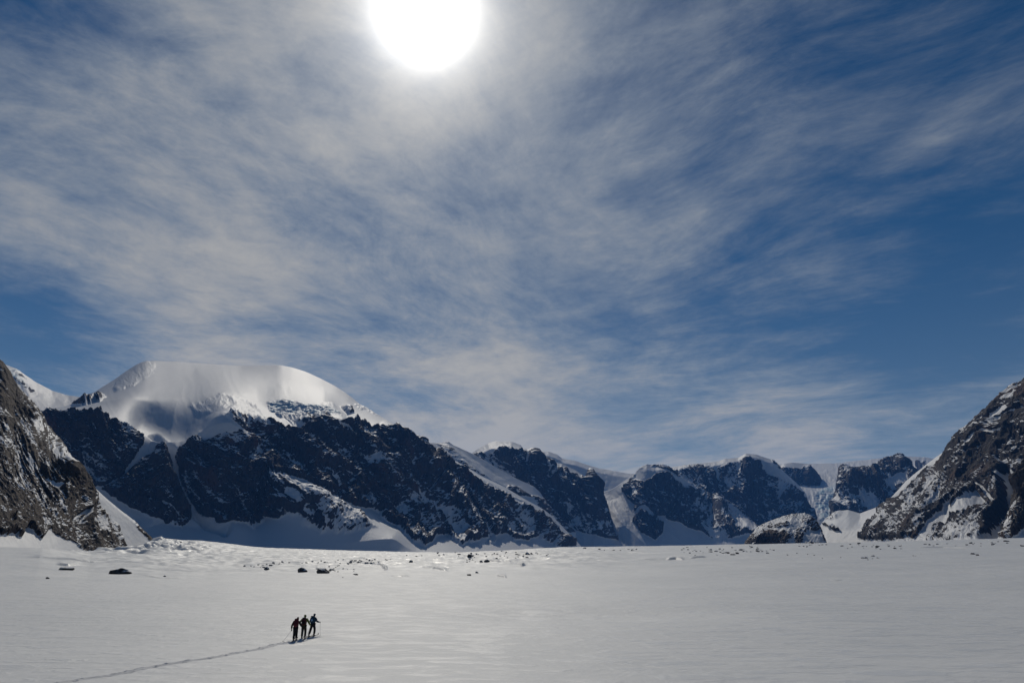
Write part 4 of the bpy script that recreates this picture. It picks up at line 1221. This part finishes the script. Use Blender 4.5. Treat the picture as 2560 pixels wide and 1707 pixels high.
def make_backpack(loc, rz, P, mats, label, bottle=False, size=1.0):
    root = empty("backpack", loc, rz, label, "backpack")
    ch = Vector(P['chest']); pel = Vector(P['pelvis'])
    up = (ch - pel).normalized(); back = Vector((1, 0, 0)).cross(up)
    if back.y > 0:
        back = -back
    right = Vector((1, 0, 0))
    c = ch * 0.72 + pel * 0.28 + back * 0.25
    def bag(name, cx, cy, cz, wx, wy, wz, mat, n=2.8, par=root):
        bm = bmesh.new()
        bmesh.ops.create_uvsphere(bm, u_segments=28, v_segments=20, radius=1.0)
        for v in bm.verts:
            p = v.co
            q = [math.copysign(abs(t) ** (2 / n), t) for t in p]
            w = 1 + 0.04 * math.sin(q[2] * 9) + 0.03 * math.sin(q[0] * 7 + q[2] * 5)
            taper = 1 - 0.14 * max(0, q[2])
            v.co = c + right * (cx + q[0] * wx * w * taper) + back * (cy + q[1] * wy * w) + up * (cz + q[2] * wz)
        return bm_obj(name, bm, mat, par)
    bag("main_bag", 0, 0, 0, 0.18 * size, 0.13 * size, 0.27 * size, mats['pack'])
    bag("top_lid", 0, -0.01, 0.25 * size, 0.15 * size, 0.12 * size, 0.065, mats['pack2'])
    bag("front_pocket", 0, 0.10 * size, -0.06, 0.11 * size, 0.045, 0.13 * size, mats['pack2'])
    for sx in (-1, 1):
        bm = bmesh.new()
        pts = [c + right * sx * 0.09 + up * 0.2 - back * 0.1, c + right * sx * 0.12 + up * 0.25 - back * 0.26, c + right * sx * 0.13 + up * 0.12 - back * 0.42, c + right * sx * 0.15 - up * 0.08 - back * 0.38, c + right * sx * 0.16 - up * 0.16 - back * 0.15]
        for i in range(len(pts) - 1):
            tube_mesh(bm, pts[i], pts[i + 1], 0.02, 0.02, 8)
        bm_obj("shoulder_strap", bm, mats['strap'], root)
    bm = bmesh.new()
    for i in range(16):
        a0, a1 = [math.pi * 2 * j / 16 for j in (i, i + 1)]
        f = lambda a: pel + Vector((math.cos(a) * 0.185, math.sin(a) * 0.165, 0.06))
        tube_mesh(bm, f(a0), f(a1), 0.018, 0.018, 6)
    bm_obj("hip_belt", bm, mats['strap'], root)
    if bottle:
        bag("pale_pocket_patch", 0.02, 0.125 * size, -0.04, 0.085, 0.03, 0.10, mats['pale'])
    return root


def make_pole(loc, rz, grip, tip, mats, label):
    """ski pole from the gripping hand to its basket"""
    root = empty("ski_pole", loc, rz, label, "ski pole")
    g = Vector(grip); t = Vector(tip); ax = (g - t).normalized()
    bm = bmesh.new(); tube_mesh(bm, t + ax * 0.05, g + ax * 0.02, 0.006, 0.0085, 10); bm_obj("shaft", bm, mats['metal'], root)
    bm = bmesh.new(); tube_mesh(bm, g - ax * 0.09, g + ax * 0.07, 0.014, 0.017, 10); tube_mesh(bm, g + ax * 0.07, g + ax * 0.085, 0.022, 0.016, 10); bm_obj("grip", bm, mats['boot'], root)
    bm = bmesh.new()
    q = ax.to_track_quat('Z', 'Y')
    for i in range(18):
        a0, a1 = [2 * math.pi * j / 18 for j in (i, i + 1)]
        tube_mesh(bm, t + ax * 0.075 + q @ Vector((math.cos(a0) * 0.048, math.sin(a0) * 0.048, 0)), t + ax * 0.075 + q @ Vector((math.cos(a1) * 0.048, math.sin(a1) * 0.048, 0)), 0.006, 0.006, 6)
    for i in range(4):
        a0 = math.pi / 2 * i
        tube_mesh(bm, t + ax * 0.085, t + ax * 0.075 + q @ Vector((math.cos(a0) * 0.048, math.sin(a0) * 0.048, 0)), 0.006, 0.005, 6)
    bm_obj("basket", bm, mats['boot'], root)
    bm = bmesh.new(); tube_mesh(bm, t, t + ax * 0.06, 0.002, 0.006, 8); bm_obj("tip", bm, mats['metal'], root)
    bm = bmesh.new()
    for i in range(10):
        a0, a1 = [2 * math.pi * j / 10 for j in (i, i + 1)]
        f = lambda a: g + ax * 0.06 - ax * 0.06 * (1 - math.cos(a)) + q @ Vector((0.03 * math.sin(a), 0.01, 0))
        tube_mesh(bm, f(a0), f(a1), 0.004, 0.004, 6)
    bm_obj("wrist_loop", bm, mats['strap'], root)
    return root


def make_ski(loc, rz, x, y0, z0, mats, label, tilt=0.0):
    """touring ski under one boot; (x, y0) is the boot sole, with curved tip and binding"""
    root = empty("ski", loc, rz, label, "ski")
    bm = bmesh.new(); prev = None; L = 1.72
    n = 34
    for i in range(n + 1):
        t = i / n; s = -0.78 + t * L
        w = 0.045 + 0.010 * abs(2 * t - 0.95) ** 2
        if t > 0.93:
            w *= max(0.2, 1 - (t - 0.93) / 0.085)
        z = 0.012
        if t > 0.88:
            z += 0.11 * ((t - 0.88) / 0.12) ** 1.8
        if t < 0.04:
            w *= 0.75 + t * 6
        s2 = s * math.cos(tilt); zz = z + s * math.sin(-tilt)
        ring = [bm.verts.new((x + a * w, y0 + s2, z0 + zz + b)) for a, b in ((-1, 0), (1, 0), (0.94, 0.014), (-0.94, 0.014))]
        if prev:
            for k in range(4):
                bm.faces.new((prev[k], prev[(k + 1) % 4], ring[(k + 1) % 4], ring[k]))
        else:
            bm.faces.new(ring[::-1])
        prev = ring
    bm.faces.new(prev)
    bm_obj("ski_blade", bm, mats['ski'], root, smooth=False)
    bm = bmesh.new()
    tube_mesh(bm, (x - 0.035, y0 + 0.19, z0 + 0.04), (x + 0.035, y0 + 0.19, z0 + 0.04), 0.016, 0.016, 8)
    tube_mesh(bm, (x, y0 - 0.13, z0 + 0.035), (x, y0 + 0.2, z0 + 0.035), 0.011, 0.011, 8)
    tube_mesh(bm, (x - 0.03, y0 - 0.13, z0 + 0.045), (x + 0.03, y0 - 0.13, z0 + 0.045), 0.018, 0.018, 8)
    bm_obj("binding", bm, mats['boot'], root)
    return root


def build_skiers():
    M = {}
    skin = simple_mat("weathered_skin", (0.32, 0.19, 0.13), 0.6)
    black = simple_mat("black_softshell", (0.012, 0.012, 0.014))
    maroon = simple_mat("maroon_fabric", (0.10, 0.014, 0.022))
    darkred = simple_mat("dark_red_fabric", (0.075, 0.014, 0.018))
    green = simple_mat("moss_green_fabric", (0.11, 0.15, 0.03))
    olive = simple_mat("brown_olive_fabric", (0.035, 0.028, 0.018))
    navy = simple_mat("navy_teal_fabric", (0.009, 0.042, 0.075))
    pale = simple_mat("pale_blue_panel", (0.32, 0.46, 0.62))
    boot = simple_mat("black_rubber", (0.010, 0.010, 0.011), 0.6)
    metal = simple_mat("dull_metal", (0.20, 0.20, 0.21), 0.4, 0.6, 0.1)
    skim = simple_mat("dark_ski_laminate", (0.02, 0.022, 0.03), 0.35, 0.5)
    base = dict(skin=skin, boot=boot, glove=black, strap=black, metal=metal, ski=skim, pale=pale)
    m1 = dict(base, jacket=black, trousers=black, hood=black, pack=maroon, pack2=darkred)
    m2 = dict(base, jacket=green, trousers=olive, hood=green, pack=darkred, pack2=black)
    m3 = dict(base, jacket=navy, trousers=black, hood=navy, pack=navy, pack2=navy)

    def scaled(P, k):
        return {a: (tuple(c * k for c in v) if not a.startswith('foot') and a != 'hood' else v) for a, v in P.items()}
    # first: leaning forward into the stride, legs close together as seen from behind
    P1 = dict(pelvis=(0.0, 0.0, 0.93), chest=(0.02, 0.16, 1.30), neck=(0.05, 0.28, 1.46), head=(0.075, 0.40, 1.64),
              shL=(-0.19, 0.19, 1.36), shR=(0.21, 0.20, 1.35), elL=(-0.31, 0.06, 1.09), elR=(0.34, 0.26, 1.10), wrL=(-0.31, -0.04, 0.84), wrR=(0.42, 0.44, 0.96),
              hipL=(-0.09, 0.0, 0.88), hipR=(0.09, 0.0, 0.88), knL=(-0.07, -0.02, 0.48), knR=(0.075, 0.24, 0.52), anL=(-0.08, -0.26, 0.13), anR=(0.075, 0.20, 0.115), footL=(0, 1, -0.35), footR=(0, 1, -0.06))
    P2 = dict(pelvis=(0.0, 0.0, 0.98), chest=(0.0, 0.07, 1.38), neck=(0.0, 0.13, 1.55), head=(0.0, 0.17, 1.75), hood=1.16,
              shL=(-0.20, 0.08, 1.45), shR=(0.20, 0.09, 1.45), elL=(-0.38, 0.0, 1.21), elR=(0.36, 0.10, 1.17), wrL=(-0.27, 0.20, 1.10), wrR=(0.46, 0.24, 0.98),
              hipL=(-0.095, 0.0, 0.93), hipR=(0.095, 0.0, 0.93), knL=(-0.13, 0.16, 0.53), knR=(0.14, 0.04, 0.51), anL=(-0.14, 0.12, 0.115), anR=(0.15, -0.12, 0.12), footL=(0, 1, -0.06), footR=(0, 1, -0.2))
    P3 = dict(pelvis=(0.01, 0.0, 0.94), chest=(-0.01, 0.10, 1.33), neck=(0.0, 0.17, 1.49), head=(0.015, 0.23, 1.69), hood=1.05,
              shL=(-0.19, 0.11, 1.38), shR=(0.18, 0.12, 1.38), elL=(-0.30, 0.10, 1.14), elR=(0.24, 0.24, 1.12), wrL=(-0.24, 0.32, 1.02), wrR=(0.40, 0.42, 1.06),
              hipL=(-0.07, 0.0, 0.89), hipR=(0.11, 0.0, 0.89), knL=(-0.11, -0.10, 0.50), knR=(0.12, 0.20, 0.53), anL=(-0.13, -0.34, 0.15), anR=(0.10, 0.18, 0.115), footL=(0, 1, -0.45), footR=(0, 1, -0.06))
    spots = [
        (P1, (736.5, 1600.5), 57.5, 0.08, m1, "last skier of the file, bent forward in black, one pole slanting far out", "maroon backpack on the rearmost skier in black", False, 1.12),
        (P2, (757.5, 1596.5), 61.0, 0.0, m2, "person in the middle of the file, upright in a moss green hooded jacket", "dark red and black backpack on the green jacketed skier", False, 1.02),
        (P3, (779.5, 1590.0), 52.0, -0.22, m3, "person leading the file in navy, legs apart in mid stride", "navy backpack with a pale blue patch on the leading skier", True, 1.0),
    ]
    who = ["rearmost black clad skier", "green jacketed skier", "leading navy skier"]
    for i, (P, (px, py), hpx, rz, mats, lab, blab, bottle, bs) in enumerate(spots):
        x, y, z, d = ground_hit(px, py)
        # the figure's height follows from its distance; all are ordinary adults
        zc = P['head'][2] + 0.12
        want = 1.0
        loc = Vector((x, y, z))
        yaw = rz - math.atan2(x, y) * 0.3
        P = dict(P)
        make_person(loc, yaw, P, mats, {'person': lab})
        make_backpack(loc, yaw, P, mats, blab, bottle, bs)
        tips = [((-0.86, -0.50, 0.0), (0.66, -0.05, 0.0)), ((-0.24, 0.55, 0.0), (0.24, -0.38, 0.0)), ((-0.02, -0.62, 0.0), (0.50, 0.52, 0.0))][i]
        for s, tip in zip('LR', tips):
            tw = Matrix.Rotation(yaw, 3, 'Z') @ Vector(tip) + loc
            tz = float(terrain_z(tw.x, tw.y)) - loc.z - 0.03
            make_pole(loc, yaw, P['grip' + s], (tip[0], tip[1], tz), mats,
                      "slender ski pole in the %s hand of the %s" % ("left-side" if s == 'L' else "right-side", who[i]))
        for s in 'LR':
            a = P['an' + s]
            f = P.get('foot' + s, (0, 1, 0))
            lift = 0.0
            make_ski(loc, yaw, a[0], a[1] + 0.02, 0.005, mats, "narrow dark touring ski under the %s boot of the %s" % ("trailing" if (P['anL'][1] < P['anR'][1]) == (s == 'L') else "forward", who[i]))
        print("skier", i, "distance", round(d, 1), "px height", round(zc * FPX / d, 1), hpx)


# ------------------------------------------------------------------ ski track
def build_track():
    pts = [(60, 1735), (147, 1707), (218, 1696), (310, 1682), (381, 1666), (463, 1652), (533, 1644), (588, 1632), (648, 1622), (686, 1611), (732, 1602.5), (762, 1597), (786, 1592.5), (806, 1590)]
    W3 = [ground_hit(a, b)[:2] for a, b in pts]
    # even spacing
    P = np.array(W3); seg = np.hypot(*(P[1:] - P[:-1]).T); cum = np.concatenate([[0], np.cumsum(seg)])
    n = int(cum[-1] / 0.07)
    s = np.linspace(0, cum[-1], n)
    cx = np.interp(s, cum, P[:, 0]); cy = np.interp(s, cum, P[:, 1])
    for a in (cx, cy):
        k = np.hanning(41); k /= k.sum()
        pad = np.pad(a, 20, mode='edge'); a[:] = np.convolve(pad, k, 'valid')
    tx = np.gradient(cx); ty = np.gradient(cy); L = np.hypot(tx, ty); nx_, ny_ = -ty / L, tx / L
    u = np.linspace(-0.42, 0.42, 57)
    wob = 0.05 * fbm(s / 3.0, s * 0, 3, 80)
    X = cx[:, None] + nx_[:, None] * (u[None, :] + wob[:, None]); Y = cy[:, None] + ny_[:, None] * (u[None, :] + wob[:, None])
    Z = terrain_z(X, Y)
    S = s[:, None] + 0 * u[None, :]; U = u[None, :] + 0 * s[:, None]
    h = np.zeros_like(Z) + 0.006
    for c in (-0.13, 0.14):
        c2 = c + 0.025 * fbm(S / 2.2, S * 0 + c * 9, 2, 81)
        q_ = (U - c2) / 0.075
        h += 0.018 * np.exp(-((np.abs(q_) - 1.15) / 0.42) ** 2) * (0.4 + 1.2 * np.clip(0.5 + fbm(S / 1.1, U * 0 + c, 3, 85), 0, 1))       # rims thrown up beside each groove
        h -= 0.012 * np.exp(-q_ ** 2)
    clod = np.clip(fbm(S / 0.30, U / 0.16, 3, 82), 0, 1)
    h += 0.09 * clod ** 1.5 * np.exp(-((np.abs(U) - 0.24) / 0.10) ** 2)
    # pole plants: small craters at both sides
    for k in range(int(cum[-1] / 0.85)):
        s0 = 0.4 + k * 0.85 + 0.2 * math.sin(k * 2.3); uu = (0.31 if k % 2 else -0.31) + 0.05 * math.sin(k * 5.1)
        r2 = ((S - s0) / 0.09) ** 2 + ((U - uu) / 0.07) ** 2
        h += 0.04 * np.exp(-((np.sqrt(r2) - 1.3) / 0.5) ** 2) * (r2 < 12)
    edge = sstep(np.abs(U), 0.62, 0.5)
    edge = np.clip((0.42 - np.abs(U)) / 0.08, 0, 1)
    Z = Z + h * edge - 0.03 * (1 - edge)
    mat, g = new_mat("churned_snow")
    tc = g.node('ShaderNodeTexCoord')
    n1 = g.noise(tc.outputs['Object'], 9.0, 6, 0.65)
    bsdf_out(mat, g, g.mix(g.smooth(n1, 0.35, 0.7), (0.60, 0.60, 0.60, 1), (0.55, 0.555, 0.56, 1)), 0.75, 0.3, bump(g, n1, 0.05, 0.8))
    o = grid_mesh("ski_track_path", np.stack([X, Y, Z], 2), mat=mat)
    structure(o, "trodden ski track leading up to the three skiers")

add_scarps()
build_ground()
build_mountains()

build_boulders()
build_skiers()
build_track()

# ------------------------------------------------------------------ the air of the valley
def build_haze():
    m, g = new_mat("valley_air")
    v = g.node('ShaderNodeVolumePrincipled')
    v.inputs['Color'].default_value = (0.12, 0.38, 1.0, 1)
    v.inputs['Density'].default_value = HAZE
    v.inputs['Anisotropy'].default_value = 0.0
    o = g.node('ShaderNodeOutputMaterial')
    m.node_tree.links.new(v.outputs[0], o.inputs['Volume'])
    me = bpy.data.meshes.new("haze")
    bm = bmesh.new(); bmesh.ops.create_cube(bm, size=1.0)
    for p in bm.verts:
        p.co = Vector((p.co.x * 38000, p.co.y * 38000, -420 if p.co.z < 0 else 2400))
    bm.to_mesh(me); bm.free(); me.materials.append(m)
    ob = bpy.data.objects.new("haze", me); scene.collection.objects.link(ob)
    ob["kind"] = "stuff"; ob["label"] = "thin blue air filling the valley"
    return ob


HAZE = 2.0e-5
build_haze()
